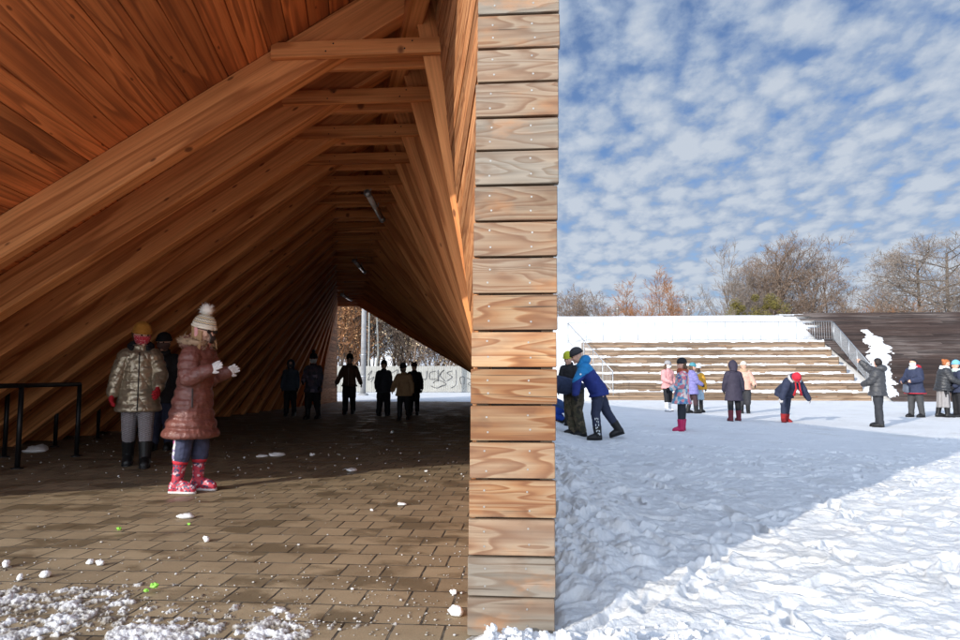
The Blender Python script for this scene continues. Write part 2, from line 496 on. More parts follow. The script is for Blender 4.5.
def slush_mat():
    m, nt, b = new_mat('slush')
    pos = N(nt, 'ShaderNodeNewGeometry').outputs['Position']
    n = noise(nt, pos, 9.0, 6.0, 0.65)
    z = N(nt, 'ShaderNodeSeparateXYZ'); lk(nt, pos, z.inputs[0])
    # a thin film of slush lets the brown paving through, only thicker lumps are white
    zh = N(nt, 'ShaderNodeMapRange', ins={'From Min': 0.000, 'From Max': 0.022, 'To Min': -0.06, 'To Max': 0.30})
    lk(nt, z.outputs['Z'], zh.inputs['Value'])
    col = ramp(nt, mth(nt, 'ADD', n, zh.outputs[0]), [(0.42, (0.19, 0.155, 0.115)), (0.54, (0.46, 0.44, 0.41)), (0.70, (0.74, 0.75, 0.765))])
    lk(nt, col, b.inputs['Base Color'])
    b.inputs['Roughness'].default_value = 0.42
    h = mth(nt, 'ADD', noise(nt, pos, 60.0, 5.0, 0.65), mth(nt, 'MULTIPLY', noise(nt, pos, 20.0, 4.0, 0.6), 1.5))
    bump(nt, b, h, 0.6, 0.012)
    return m
M['slush'] = slush_mat()

def paving_mat():
    m, nt, b = new_mat('paving_blocks')
    oc = objco(nt)
    v = mapping(nt, oc, (1, 1, 1), (0.028, -0.075, 0))
    wob = N(nt, 'ShaderNodeTexNoise', ins={'Scale': 14.0, 'Detail': 2.0})
    lk(nt, oc, wob.inputs['Vector'])
    vm = N(nt, 'ShaderNodeVectorMath', operation='SCALE'); vm.inputs['Scale'].default_value = 0.006
    sb = N(nt, 'ShaderNodeVectorMath', operation='SUBTRACT'); sb.inputs[1].default_value = (0.5, 0.5, 0.5)
    lk(nt, wob.outputs['Color'], sb.inputs[0]); lk(nt, sb.outputs[0], vm.inputs[0])
    ad = N(nt, 'ShaderNodeVectorMath', operation='ADD'); lk(nt, v, ad.inputs[0]); lk(nt, vm.outputs[0], ad.inputs[1])
    br = N(nt, 'ShaderNodeTexBrick', offset=0.5, squash=1.0, ins={'Scale': 1.0, 'Mortar Size': 0.0058, 'Mortar Smooth': 0.3, 'Bias': 0.0, 'Brick Width': 0.2, 'Row Height': 0.2})
    br.inputs['Color1'].default_value = (0.0, 0.0, 0.0, 1); br.inputs['Color2'].default_value = (1, 1, 1, 1); br.inputs['Mortar'].default_value = (0.5, 0.5, 0.5, 1)
    lk(nt, ad.outputs[0], br.inputs['Vector'])
    tone = N(nt, 'ShaderNodeSeparateColor'); lk(nt, br.outputs['Color'], tone.inputs[0])
    n1 = noise(nt, oc, 4.5, 5.0, 0.6); n2 = noise(nt, oc, 90.0, 3.0, 0.7); wet = noise(nt, mapping(nt, oc, (1, 1.6, 1)), 1.9, 4.0, 0.6)
    t = mth(nt, 'ADD', mth(nt, 'MULTIPLY', tone.outputs[0], 0.45), mth(nt, 'MULTIPLY', n1, 0.55))
    col = ramp(nt, t, [(0.15, (0.180, 0.130, 0.074)), (0.5, (0.285, 0.212, 0.126)), (0.85, (0.360, 0.276, 0.170))])
    col = mixc(nt, mth(nt, 'MULTIPLY', mth(nt, 'SUBTRACT', n2, 0.5, clamp=True), 0.9), col, (0.09, 0.075, 0.055))
    # wet, darker blocks
    wf = mth(nt, 'ADD', wet, mth(nt, 'MULTIPLY', mth(nt, 'SUBTRACT', tone.outputs[0], 0.5), 0.24))
    wr = N(nt, 'ShaderNodeMapRange', interpolation_type='SMOOTHSTEP', ins={'From Min': 0.50, 'From Max': 0.66, 'To Min': 0.0, 'To Max': 0.62})
    lk(nt, wf, wr.inputs['Value'])
    col = mixc(nt, wr.outputs[0], col, (0.078, 0.056, 0.034))
    jn = noise(nt, oc, 7.0, 3.0, 0.6)
    jcol = ramp(nt, jn, [(0.42, (0.022, 0.017, 0.012)), (0.62, (0.15, 0.125, 0.09))])
    col = mixc(nt, br.outputs['Fac'], col, jcol)
    lk(nt, col, b.inputs['Base Color'])
    rg = N(nt, 'ShaderNodeMapRange', ins={'From Min': 0.0, 'From Max': 0.6, 'To Min': 0.8, 'To Max': 0.38})
    lk(nt, wr.outputs[0], rg.inputs['Value']); lk(nt, rg.outputs[0], b.inputs['Roughness'])
    h = mth(nt, 'SUBTRACT', mth(nt, 'ADD', mth(nt, 'MULTIPLY', n2, 0.12), mth(nt, 'MULTIPLY', tone.outputs[0], 0.22)), br.outputs['Fac'])
    bump(nt, b, h, 1.0, 0.012)
    return m
M['paving'] = paving_mat()
# ================================================================ THE GROUND
S_ = 0.924
RF, LF = -0.13, -7.0            # inner feet of the right and the left roof leaf
YF, YB = 2.587, 23.84              # front and back end of the shelter
Y0, Y1 = 4.62, 21.80               # first and last frame
APEX_Z = 3.635
MIRX, MIRY = RF + LF, 26.40       # the shelter maps on itself when turned half round
def sR(Y): return 0.088 * (Y - 2.46)
def sL(Y): return 0.088 * (23.94 - Y)

g = mk('ground', [(-900, -900, -0.45), (900, -900, -0.45), (900, 1500, -0.45), (-900, 1500, -0.45)], [(0, 1, 2, 3)], M['snow'])
tag(g, kind='structure')
pv = mk('paving', [(-40, -12, 0.0), (0.0, -12, 0.0), (0.0, 24.6, 0.0), (-40, 24.6, 0.0)], [(0, 1, 2, 3)], M['paving'])
tag(pv, kind='structure')

def prints(x, y):
    """boot prints trodden into the snow: a sole-shaped dent with a raised rim, some heading the same way"""
    tot = 0
    for fr_, sd in ((2.6, 0), (3.3, 57), (2.1, 121)):
        u, v = x * fr_ + sd, y * fr_ - sd
        xi = np.floor(u).astype(np.int64); yi = np.floor(v).astype(np.int64)
        for dx in (-1, 0, 1):
            for dy in (-1, 0, 1):
                cx, cy = xi + dx, yi + dy
                h1 = _tab[(cx + sd) & 255, cy & 255]; h2 = _tab[(cx + 33) & 255, (cy + 77 + sd) & 255]; h3 = _tab[(cx + 150 + sd) & 255, (cy + 9) & 255]; h4 = _tab[(cx + 5) & 255, (cy + 201 + sd) & 255]
                px = (u - (cx + .2 + .6 * h1)) / fr_; py = (v - (cy + .2 + .6 * h2)) / fr_
                a = np.where(h4 > .45, 0.95 + .5 * (h3 - .5), h3 * 6.28)
                c, s = np.cos(a), np.sin(a)
                lx = px * c + py * s; ly = -px * s + py * c
                w = 0.045 - 0.010 * np.cos(lx * 16)
                r = np.sqrt((lx / 0.135) ** 4 + (ly / w) ** 4) ** .5
                on = (h4 * 7.3 % 1.0) > .45
                d = 0.026 * (1 - sstep(.72, 1.05, r)) - 0.008 * np.exp(-((r - 1.22) / .22) ** 2)
                tot = tot + np.where(on, d * (0.5 + h1), 0)
    return tot
def snow_height(x, y):
    out = sstep(0.02, 0.14, x)                          # 1 in the yard right of the shelter
    far = sstep(23.6, 24.6, y)
    # trodden snow: lumps and prints of several sizes, fading with distance so far ground stays even
    f = 1.0 / (1.0 + (y / 16.0) ** 2)
    wx = x + 0.10 * fbm(x * 3.1, y * 3.1, 3); wy = y + 0.10 * fbm(x * 2.7 + 40, y * 2.7, 3)
    w1, id1 = worley(wx * 4.2, wy * 4.2); w2, id2 = worley(wx * 9.5 + 31, wy * 9.5)
    w3, id3 = worley(wx * 21 + 7, wy * 21)
    rg = fbm(wx * 5.0 + 2, wy * 5.0, 5, gain=0.58, billow=True)
    rg2 = fbm(wx * 14.0 + 8, wy * 14.0, 4, gain=0.6)
    lum = 0.011 * np.clip(1 - w1 * 1.5, 0, 1) * (id1 - 0.35) * 2 + 0.012 * np.clip(1 - w2 * 1.4, 0, 1) * (id2 > 0.55) \
        + 0.010 * (rg - 0.3) + 0.016 * (rg2 - 0.5) - prints(x, y) \
        + 0.030 * (fbm((x * .95 - y * .30) * 1.1 + 7, (x * .30 + y * .95) * 6.0, 4, gain=.55) - 0.5)
    soft = 0.055 * (fbm(x * 0.9, y * 0.9, 4) - 0.5) + 0.032 * (fbm(x * 3.3, y * 3.3, 4) - 0.5)
    yard = yard_z(x, y) + (0.35 + 0.65 * f) * soft + (0.25 + 0.75 * f) * lum + 0.012
    big = np.clip(fbm(x * 0.5 + 3, y * 0.5, 3) - 0.52, 0, 1) * 0.25
    yard = yard + big * sstep(2.5, 5, y) * (1 - sstep(12, 20, y))
    # snow shovelled against the shelter's wall
    bank = np.exp(-((x - 0.16) / 0.50) ** 2) * sstep(2.7, 3.6, y) * (1 - sstep(7.0, 10.0, y))
    chunk = fbm(x * 5.5, y * 5.5, 4, billow=True)
    yard = yard + bank * (0.05 + 0.12 * chunk)
    # crumbly ridge where the snow was pushed round the wall's foot
    ridge = np.exp(-((y - 2.36) / 0.20) ** 2) * sstep(-0.30, -0.10, x) * (1 - 0.75 * sstep(0.25, 0.8, x))
    w4, id4 = worley(wx * 13 + 3, wy * 13 + 9)
    ridge_h = ridge * (0.012 + 0.055 * fbm(wx * 7 + 3, wy * 7, 5, gain=0.6) + 0.045 * np.sqrt(np.clip(1 - w4 * 1.5, 0, 1)) * (id4 > 0.45) + 0.03 * np.sqrt(np.clip(1 - w3 * 1.4, 0, 1)) * (id3 > 0.5))
    # patchy slush on the paving in front
    edge = 3.28 + 0.42 * np.clip((x + 2.0) / -3.0, -1, 1.0) + 0.50 * (fbm(x * 1.9 + 5, y * 1.9, 4) - 0.5)
    edge = edge - 0.34 * sstep(-1.7, -0.6, x)
    cov = 1 - sstep(-0.70, 0.55, y - edge)
    pt = fbm(x * 6.0 + 11, y * 6.0, 6, gain=0.66)
    pt2 = fbm(x * 30 + 1, y * 30 + 4, 4, gain=0.68)
    big2 = fbm(x * 2.2 + 21, y * 2.2 + 2, 4)
    body = (pt - 0.50) * 0.070 + (pt2 - 0.5) * 0.062 + (big2 - 0.5) * 0.05
    sl = body * (0.75 + 0.25 * cov) + 0.033 * cov - 0.0240 + 0.008 * cov * np.sqrt(np.clip(1 - w3 * 1.5, 0, 1)) * (id3 > 0.62) - 0.055 * (1 - cov) ** 2 * (1 - .5 * cov)
    sl = np.where(cov < 0.02, -0.06, sl)
    sl = np.minimum(sl, 0.008 + 0.42 * np.maximum(sl - 0.008, 0))
    inside = np.where(y > 3.9, -0.06, sl)
    left = np.where(far > 0, np.maximum(inside, -0.06 + far * (0.075 + 0.03 * (fbm(x * 0.8, y * 0.8, 4) - 0.4))), inside)
    h = left * (1 - out) + yard * out
    h = np.maximum(h, ridge_h + np.where(ridge > 0.12, 0.0, -0.2) + 0 * h) if True else h
    return h

# rays of a fan round the photographer's spot, closer together where they are seen near
ang = np.concatenate([np.linspace(-80, -43, 40, endpoint=False), np.linspace(-43, 36, 1150, endpoint=False), np.linspace(36, 80, 45)])
ang = np.radians(ang)
rad = np.concatenate([np.linspace(0.9, 2.15, 25, endpoint=False), 2.15 * (16 / 2.15) ** np.linspace(0, 1, 640, endpoint=False), 16 * (140 / 16) ** np.linspace(0, 1, 150)])
A, R = np.meshgrid(ang, rad)
GX = R * np.sin(A); GY = R * np.cos(A)
GZ = snow_height(GX, GY)
nr, na = A.shape
vv = np.stack([GX, GY, GZ], -1).reshape(-1, 3)
idx = np.arange(nr * na).reshape(nr, na)
quads = np.stack([idx[:-1, :-1], idx[:-1, 1:], idx[1:, 1:], idx[1:, :-1]], -1).reshape(-1, 4)
# leave out what lies well under the paving
zmax = GZ.reshape(-1)[quads].max(1)
cy_ = GY.reshape(-1)[quads].mean(1); cx_ = GX.reshape(-1)[quads].mean(1)
onpav = (cx_ < -0.02) & (cy_ < 24.4)
def grid_obj(name, vv, q, mat):
    used = np.unique(q); remap = np.full(len(vv), -1); remap[used] = np.arange(len(used)); q = remap[q]; v = vv[used]
    me = bpy.data.meshes.new(name)
    me.vertices.add(len(v)); me.vertices.foreach_set('co', v.astype(np.float32).ravel())
    me.loops.add(len(q) * 4); me.loops.foreach_set('vertex_index', q.astype(np.int32).ravel())
    me.polygons.add(len(q)); me.polygons.foreach_set('loop_start', np.arange(0, len(q) * 4, 4, dtype=np.int32))
    me.polygons.foreach_set('use_smooth', np.full(len(q), True))
    me.update(); me.validate()
    me.materials.append(mat)
    o = bpy.data.objects.new(name, me); COL.objects.link(o)
    return o
sn = grid_obj('snow_ground', vv, quads[~onpav & (zmax > -0.4)], M['snow']); tag(sn, kind='structure')
sl = grid_obj('slush', vv, quads[onpav & (zmax > -0.004)], M['slush']); tag(sl, 'patchy dirty slush over the paving blocks in front of the shelter', 'slush', kind='stuff')

# ================================================================ THE TIMBER SHELTER
shelter = empty('timber_shelter', (-3.4, 13.2, 0))
tag(shelter, 'long tunnel-like timber shelter with twisted rafters and a board-clad wall end', 'shelter')
DEP = 0.29; RW = 0.15
def thin(side, Y):
    """the leaf is slimmer at its upright end"""
    t = Y - YF if side == 'R' else YB - Y
    return 0.165 * (1 - float(sstep(0.0, 4.6, np.float64(t))))
def leaf(side, Y):
    """inner foot, inner apex, outer foot and outer apex of one roof leaf at depth Y (x, z)"""
    a, c = sL(Y), sR(Y)
    nl = math.hypot(a, 1); nr_ = math.hypot(c, 1)
    A_ = Vector((RF - c * APEX_Z, APEX_Z))
    if side == 'L': return Vector((LF, 0)), A_, Vector((LF - (DEP - thin('L', Y)) * nl, 0)), None
    return Vector((RF, 0)), A_, Vector((RF + (DEP - thin('R', Y)) * nr_, 0)), None
def outer_apex(Y, d):
    a, c = sL(Y), sR(Y)
    xl = LF - (d - thin('L', Y)) * math.hypot(a, 1); xr = RF + (d - thin('R', Y)) * math.hypot(c, 1)     # outer lines x = xl + a z ; x = xr - c z
    z = (xr - xl) / (a + c)
    return Vector((xl + a * z, z))
def outer_foot(side, Y, d):
    return Vector((LF - (d - thin('L', Y)) * math.hypot(sL(Y), 1), 0)) if side == 'L' else Vector((RF + (d - thin('R', Y)) * math.hypot(sR(Y), 1), 0))
NF = 22
for k in range(NF):
    Y = Y0 + (Y1 - Y0) * k / (NF - 1)
    Ao = outer_apex(Y, DEP)
    for side in 'LR':
        F, A_, Fo, _ = leaf(side, Y)
        mb = MB()
        P = [(F.x, Y, F.y), (A_.x, Y, A_.y), (Ao.x, Y, Ao.y), (Fo.x, Y, Fo.y)]
        if side == 'R': P = P[::-1]
        d = Vector((A_.x - F.x, 0, A_.y - F.y)).normalized()
        off = Vector((random.uniform(0, 50), random.uniform(0, 50), random.uniform(0, 50)))
        nrm = Vector((-d.z, 0, d.x))
        pts = [Vector(p) for p in P] + [Vector(p) + Vector((0, RW, 0)) for p in P]
        gr = [(p.dot(d) + off.x, p.dot(nrm) + off.y, p.y + off.z) for p in pts]
        mb.prism(P, (0, RW, 0), 0, gr)
        bevel(mb.build('rafter', M['rafter'], shelter, grain=True), 0.006)
    # paired planks that tie the two rafters
    TZ = 3.325
    xl = LF + sL(Y) * TZ - (DEP - 0.03 - thin('L', Y)) * math.hypot(sL(Y), 1)
    xr = RF - sR(Y) * TZ + (DEP - 0.03 - thin('R', Y)) * math.hypot(sR(Y), 1)
    for yy, dz in ((Y - 0.028, 0.0), (Y + RW + 0.028, -0.004)):
        mb = MB(); mb.box(((xl + xr) / 2, yy, TZ + dz + random.uniform(-.004, .004)), (xr - xl, 0.05, 0.115))
        # bolt heads
        if yy < Y:
            for bx in (xr - 0.20 * math.hypot(sR(Y), 1) - 0.05, xl + 0.22 * math.hypot(sL(Y), 1)):
                for bz in (-0.025, 0.03):
                    mb.tube([(bx + bz, yy - 0.026, TZ + bz), (bx + bz, yy - 0.030, TZ + bz)], 0.007, 6, 1)
        bevel(mb.build('collar_tie', [M['rafter'], M['black_steel']], shelter, grain=True), 0.004)
# ridge beam under the peak
mb = MB()
pa = Vector((RF - sR(YF + .3) * APEX_Z, YF + .3, APEX_Z - 0.03)); pb = Vector((RF - sR(YB - .3) * APEX_Z, YB - .3, APEX_Z - 0.03))
dr = (pb - pa); ln = dr.length; dr.normalize(); sd = Vector((dr.y, -dr.x, 0))
q = [pa + sd * 0.065 + Vector((0, 0, -.10)), pa - sd * 0.065 + Vector((0, 0, -.10)), pa - sd * 0.065 + Vector((0, 0, .16)), pa + sd * 0.065 + Vector((0, 0, .16))]
gr = [(p.dot(dr) , p.dot(sd), p.z) for p in q] + [(p.dot(dr) + ln, p.dot(sd), p.z) for p in q]
mb.prism(q, dr * ln, 0, gr); mb.build('ridge_beam', M['rafter'], shelter, grain=True)

def ruled_planks(side, d0, d1, n, ya, yb, gap, mat, name, seg=14, f0=0.0, skew=0.0, lo=0.0, jig=0.0):
    mb = MB()
    for i in range(n):
        fa = f0 + (1 - f0) * i / n; fb = f0 + (1 - f0) * (i + 1) / n
        v = []; gq = []
        ox, oy = random.uniform(0, 60), random.uniform(0, 60)
        dj = random.uniform(-jig, jig)
        for s in range(seg + 1):
            fm = (fa + fb) / 2
            y_a = ya + (1 - fm) * skew if side == 'L' else ya
            y_b = yb - (1 - fm) * skew if side == 'R' else yb
            Y = y_a + (y_b - y_a) * s / seg
            row = []
            for d in (d0 + dj, d1 + dj):
                Fo = outer_foot(side, Y, d); Ao = outer_apex(Y, d)
                L = (Ao - Fo).length
                ga = gap / L
                for f in (fa + ga / 2, fb - ga / 2):
                    p = Fo.lerp(Ao, f)
                    row.append(Vector((p.x, Y, p.y + lo)))
            v += [row[0], row[1], row[3], row[2]]
            w = (row[1] - row[0]).length
            gq += [(Y + ox, oy, 0), (Y + ox, oy + w, 0), (Y + ox, oy + w, .03), (Y + ox, oy, .03)]
        f = []
        for s in range(seg):
            for k in range(4):
                k2 = (k + 1) % 4
                q = (s * 4 + k, s * 4 + k2, (s + 1) * 4 + k2, (s + 1) * 4 + k)
                f.append(q)
        f.append((0, 1, 2, 3)); f.append(tuple(seg * 4 + k for k in (3, 2, 1, 0)))
        mb.add(v, f, 0, gq)
    return mb.build(name, mat, shelter, grain=True)
SK = 0.80
ruled_planks('L', DEP + 0.002, DEP + 0.026, 46, YF - 0.02, YB, 0.009, M['deck'], 'roof_deck', skew=SK, jig=0.003)
ruled_planks('R', DEP + 0.002, DEP + 0.026, 46, YF + 0.02, YB + 0.02, 0.009, M['deck'], 'roof_deck', skew=SK, jig=0.003)
ruled_planks('L', DEP + 0.030, DEP + 0.040, 1, YF - 0.02, YB, 0.0, M['membrane'], 'roof_membrane', seg=40, skew=SK)
ruled_planks('R', DEP + 0.030, DEP + 0.040, 1, YF + 0.02, YB + 0.02, 0.0, M['membrane'], 'roof_membrane', seg=40, skew=SK)
ruled_planks('L', DEP + 0.044, DEP + 0.068, 40, YF - 0.02, YB, 0.010, M['outer'], 'outer_cladding', skew=SK)
ruled_planks('R', DEP + 0.044, DEP + 0.068, 40, YF + 0.02, YB + 0.02, 0.010, M['outer'], 'outer_cladding', skew=SK)

def half_turn(p):
    return Vector((MIRX - p.x, MIRY - p.y, p.z))
LEAN = 0.016
def lining(mir):
    mb = MB()
    z = 0.0; i = 0
    while z < 3.55:
        w = 0.128
        v = []; gq = []
        ox, oy = random.uniform(0, 60), random.uniform(0, 60)
        dj = random.uniform(-0.004, 0.004)
        for s in range(5):
            Y = YF + 0.035 + (Y0 - 0.005 - YF - 0.035) * s / 4
            for dx, zz_ in ((0, z + 0.0035), (0, z + w - 0.0035), (0.02, z + w - 0.0035), (0.02, z + 0.0035)):
                t = (Y - YF) / (Y0 - YF)
                x = -0.232 - 0.013 * t + dj + LEAN * zz_ * (1 - t) - 0.117 * zz_ * t + dx
                p = Vector((x, Y, zz_))
                v.append(half_turn(p) if mir else p)
                gq.append((Y + ox, oy + zz_, dx))
        f = []
        for s in range(4):
            for k in range(4):
                k2 = (k + 1) % 4
                f.append((s * 4 + k, s * 4 + k2, (s + 1) * 4 + k2, (s + 1) * 4 + k))
        f.append((0, 1, 2, 3)); f.append((19, 18, 17, 16))
        mb.add(v, f, 0, gq)
        z += w; i += 1
    return mb.build('inner_lining', M['lining'], shelter, grain=True)
lining(False); lining(True)

def end_boards(mir):
    """short boards that close the end of a roof leaf"""
    mb = MB()
    cuts = [0.004, 0.149, 0.297, 0.436, 0.58, 0.721, 0.86, 1.0, 1.142, 1.285, 1.429, 1.57, 1.713, 1.853, 1.986, 2.128, 2.267, 2.408]
    while cuts[-1] < 3.9: cuts.append(cuts[-1] + 0.1405)
    wl = [0.85, 1.0, 0.52, 0.16, 0.48, 0.06, -0.10, -0.02, 0.34, 0.45, 0.5, 0.72, 0.82, 0.76, 0.66, 0.85, 0.75, 1.0, 0.9]
    for i in range(len(cuts) - 1):
        zc = cuts[i]; h = cuts[i + 1] - zc - 0.0075
        x0 = -0.236 + 0.0165 * zc + random.uniform(-.0025, .0025); x1 = 0.088 + 0.0175 * zc + random.uniform(-.003, .003)
        y0 = YF - 0.022 + random.uniform(-.002, .002); y1 = YF + 0.012
        c = 0.0035
        cx = [(x0 + c, zc), (x1 - c, zc), (x1, zc + c), (x1, zc + h - c), (x1 - c, zc + h), (x0 + c, zc + h), (x0, zc + h - c), (x0, zc + c)]
        tl = random.uniform(-0.004, 0.004)
        ins = [(x + (c * .6 if x < 0 else -c * .6), z + (c * .6 if z < zc + h / 2 else -c * .6)) for x, z in cx]
        tz = lambda x, z: z + tl * (x - x0)
        v = [Vector((x, y0, tz(x, z))) for x, z in ins] + [Vector((x, y0 + 0.005, tz(x, z))) for x, z in cx] + [Vector((x, y1, tz(x, z))) for x, z in cx]
        f = [tuple(range(7, -1, -1))[::-1]]
        for r in range(2):
            for k in range(8):
                k2 = (k + 1) % 8
                f.append((r * 8 + k, (r + 1) * 8 + k, (r + 1) * 8 + k2, r * 8 + k2))
        ox, oy = random.uniform(0, 90), random.uniform(0, 90)
        gq = [(p.x + ox, p.z - zc + oy, (p.y - y0)) for p in v]
        if mir: v = [half_turn(p) for p in v]
        mb.add(v, f, 0, gq, wl[min(i, len(wl) - 1)])
        for sx in (x0 + 0.062, x0 + 0.222):
            for sz in (0.035, h - 0.037):
                px = sx + random.uniform(-.006, .006); pz = zc + sz + random.uniform(-.008, .008)
                pp = [Vector((px, y0 - 0.0012, pz)), Vector((px, y0 + 0.002, pz))]
                if mir: pp = [half_turn(p) for p in pp]
                mb.tube(pp, 0.0038, 8, 1)
    return mb.build('end_cladding', [M['board'], M['screw']], shelter, grain=True, weather=True)
end_boards(False); end_boards(True)
# side battens behind the end boards (close the wall's thickness at the end)
for mir in (False, True):
    mb = MB()
    for xa, xb in ((-0.215, -0.17), (0.03, 0.075)):
        P = [Vector((xa, YF + 0.014, 0)), Vector((xb, YF + 0.014, 0)), Vector((xb + LEAN * 3.6, YF + 0.014, 3.6)), Vector((xa + LEAN * 3.6, YF + 0.014, 3.6))]
        ax = Vector((0, 0.05, 0))
        if mir: P = [half_turn(p) for p in P]; ax = -ax
        mb.prism(P, ax)
    P = [Vector((-0.16, YF + 0.016, 0)), Vector((0.03, YF + 0.016, 0)), Vector((0.03 + LEAN * 3.6, YF + 0.016, 3.6)), Vector((-0.16 + LEAN * 3.6, YF + 0.016, 3.6))]
    ax = Vector((0, 0.01, 0))
    if mir: P = [half_turn(p) for p in P]; ax = -ax
    mb.prism(P, ax, 1)
    mb.build('end_batten', [M['outer'], M['membrane']], shelter, grain=True)

# ---- lamps hung under the ties
for k, (ya, x0, x1) in enumerate(((7.70, -1.90, -2.0), (12.35, -3.28, -3.4), (17.5, -4.98, -5.08))):
    lr = empty('tube_lamp', (x0, ya, 3.12))
    tag(lr, ['grey tube lamp hanging highest and nearest under the collar ties', 'pale tube lamp hanging midway down the shelter under the ties', 'small pale tube lamp hanging farthest down the shelter'][k], 'lamp', 'tube lamps under the collar ties')
    dx = (x1 - x0)
    mb = MB(); mb.tube([(0, 0, 0), (dx, 1.12, 0)], 0.036, 12); mb.build('lamp_housing', M['lamp_body'], lr, shift=False, smooth=True)
    mb = MB(); mb.tube([(0.003, 0.03, -0.016), (dx + .003, 1.09, -0.016)], 0.034, 12); mb.build('lamp_cover', M['lamp_cover'], lr, shift=False, smooth=True)
    for t in (-0.03, 1.15):
        mb = MB(); mb.tube([(dx * t, t * 1.12 - .02, -0.004), (dx * t, t * 1.12 + .03, -0.004)], 0.044, 12); mb.build('end_cap', M['galv'], lr, shift=False, smooth=True)
    for t in (0.2, 0.8):
        mb = MB(); mb.tube([(dx * t, 1.12 * t, 0.03), (dx * t, 1.12 * t, 0.125)], 0.006, 6); mb.build('hanger', M['galv'], lr, shift=False)

# ---- black steel rails by the left leaf
def steel_rail(pts, label):
    r = empty('steel_railing', (pts[0][0], pts[0][1], 0)); tag(r, label, 'railing', 'black steel railings under the left roof leaf')
    mb = MB(); mb.tube([(x, y, 0.86) for x, y in pts], 0.025, 10); mb.build('top_rail', M['black_steel'], r, smooth=True)
    for x, y in pts:
        mb = MB(); mb.tube([(x, y, 0.0), (x, y, 0.86)], 0.025, 10); mb.build('post', M['black_steel'], r, smooth=True)
        mb = MB(); mb.tube([(x, y, 0.0), (x, y, 0.012)], 0.06, 12); mb.build('foot_plate', M['black_steel'], r)
steel_rail([(-5.2, 5.55), (-5.30, 6.68), (-5.39, 7.72)], 'black steel railing nearest the camera, left of the child in bronze coat')
steel_rail([(-6.2, 7.6), (-6.42, 8.75), (-6.55, 9.85), (-6.6, 11.0)], 'black steel railing farther back against the dark left rafters')

# ================================================================ GRANDSTAND, SNOWY HILL, DARK TIMBER SLOPE
YS = 31.9; GZ_ = -0.24; RISE = 0.425; TREAD = 0.76
xs0 = at_depth(592, 400, YS).x; xs1 = at_depth(871, 400, YS).x
stand = empty('grandstand', ((xs0 + xs1) / 2, YS, GZ_)); tag(stand, 'stepped wooden grandstand with snow lying on its seven seat rows', 'grandstand')
for i in range(7):
    yb = YS + i * TREAD; z0 = GZ_ + i * RISE; z1 = z0 + RISE
    mb = MB()
    nb = 3
    for k in range(nb):
        hh = RISE / nb
        xx = xs0
        while xx < xs1 - 0.01:
            L = min(random.choice([3.1, 4.0, 4.8]), xs1 - xx)
            mb.box((xx + L / 2, yb + 0.02 + random.uniform(-.006, .006), z0 + hh * (k + .5)), (L - 0.008, 0.035, hh - 0.016))
            xx += L
    for k in range(4):
        mb.box(((xs0 + xs1) / 2, yb + 0.10 + k * 0.165, z1 - 0.025), (xs1 - xs0, 0.15, 0.04))
    mb.build('seat_row', M['bench'], stand, grain=True)
    # snow on the tread, ragged along its front edge
    nx, ny = 420, 9
    X = np.linspace(xs0 + .02, xs1 - .02, nx); T = np.linspace(0, 1, ny)
    XX, TT = np.meshgrid(X, T)
    fr = -0.022 + 0.10 * np.clip(fbm(XX * 1.4 + 9 * i, XX * 0 + 3.3 * i, 4) - 0.42, 0, 1) * 3
    thick = 0.050 + 0.13 * np.clip(fbm(XX * 2.2 + i * 7, TT * 1.5 + i, 5, gain=0.6) - 0.30, 0, 1)
    bare = sstep(0.60, 0.66, fbm(XX * 1.3 + i * 5.1, TT * 0.3 + i, 4)) * 0.75
    prof = np.sin(np.clip(TT * 9, 0, 1) * PI / 2) ** 0.5
    hang = -0.05 * fbm(XX * 5 + i, XX * 0 + i, 4)                       # the front face hangs a little over the board
    ZZ = np.where(TT == 0, z1 - 0.01 + hang * (1 - bare), z1 - 0.004 + thick * prof * (1 - bare))
    YY = yb + fr + np.where(TT == 0, 0, TT * 1.0) ** 1.4 * (TREAD - fr)
    vs = np.stack([XX, YY, ZZ], -1).reshape(-1, 3); ii = np.arange(nx * ny).reshape(ny, nx)
    fq = np.stack([ii[:-1, :-1], ii[:-1, 1:], ii[1:, 1:], ii[1:, :-1]], -1).reshape(-1, 4)
    # front skirt of the snow
    so = mk('seat_snow', [tuple(p) for p in vs], [tuple(int(a) for a in q) for q in fq], M['snow'], stand, smooth=True)
ztop = GZ_ + 7 * RISE; ytop = YS + 7 * TREAD
for xe in (xs0 - 0.03, xs1 + 0.03):       # closed ends of the stand
    mb = MB()
    P = [(xe - .02, YS + .06, GZ_)]
    for i in range(7):
        P += [(xe - .02, YS + .06 + i * TREAD, GZ_ + (i + 1) * RISE - .01), (xe - .02, YS + .06 + (i + 1) * TREAD, GZ_ + (i + 1) * RISE - .01)]
    P += [(xe - .02, ytop + .06, GZ_)]
    mb.prism(P, (0.04, 0, 0))
    mb.build('end_panel', M['bench'], stand, grain=True)

# hill of snow behind and beside the stand (it falls to the yard left of the stand)
XR = 60.0
YT = ytop + 5.2
zt = at_depth(700, 315.5, YT).z
nx, ny = 500, 60
X = np.concatenate([np.linspace(0.9, xs1 + 3, 380), np.linspace(xs1 + 3.3, XR, 120)]); T = np.linspace(0, 1, ny)
XX, TT = np.meshgrid(X, T)
YY = YS - 1.2 + TT * (YT + 7 - YS + 1.2)
land = sstep(ytop - 0.05, ytop + 0.05, YY)
slope = GZ_ - 0.02 + np.clip((YY - ytop - 1.1) / (YT - ytop - 1.1), 0, 1) * (zt - ztop) + (ztop - GZ_) + 0.06
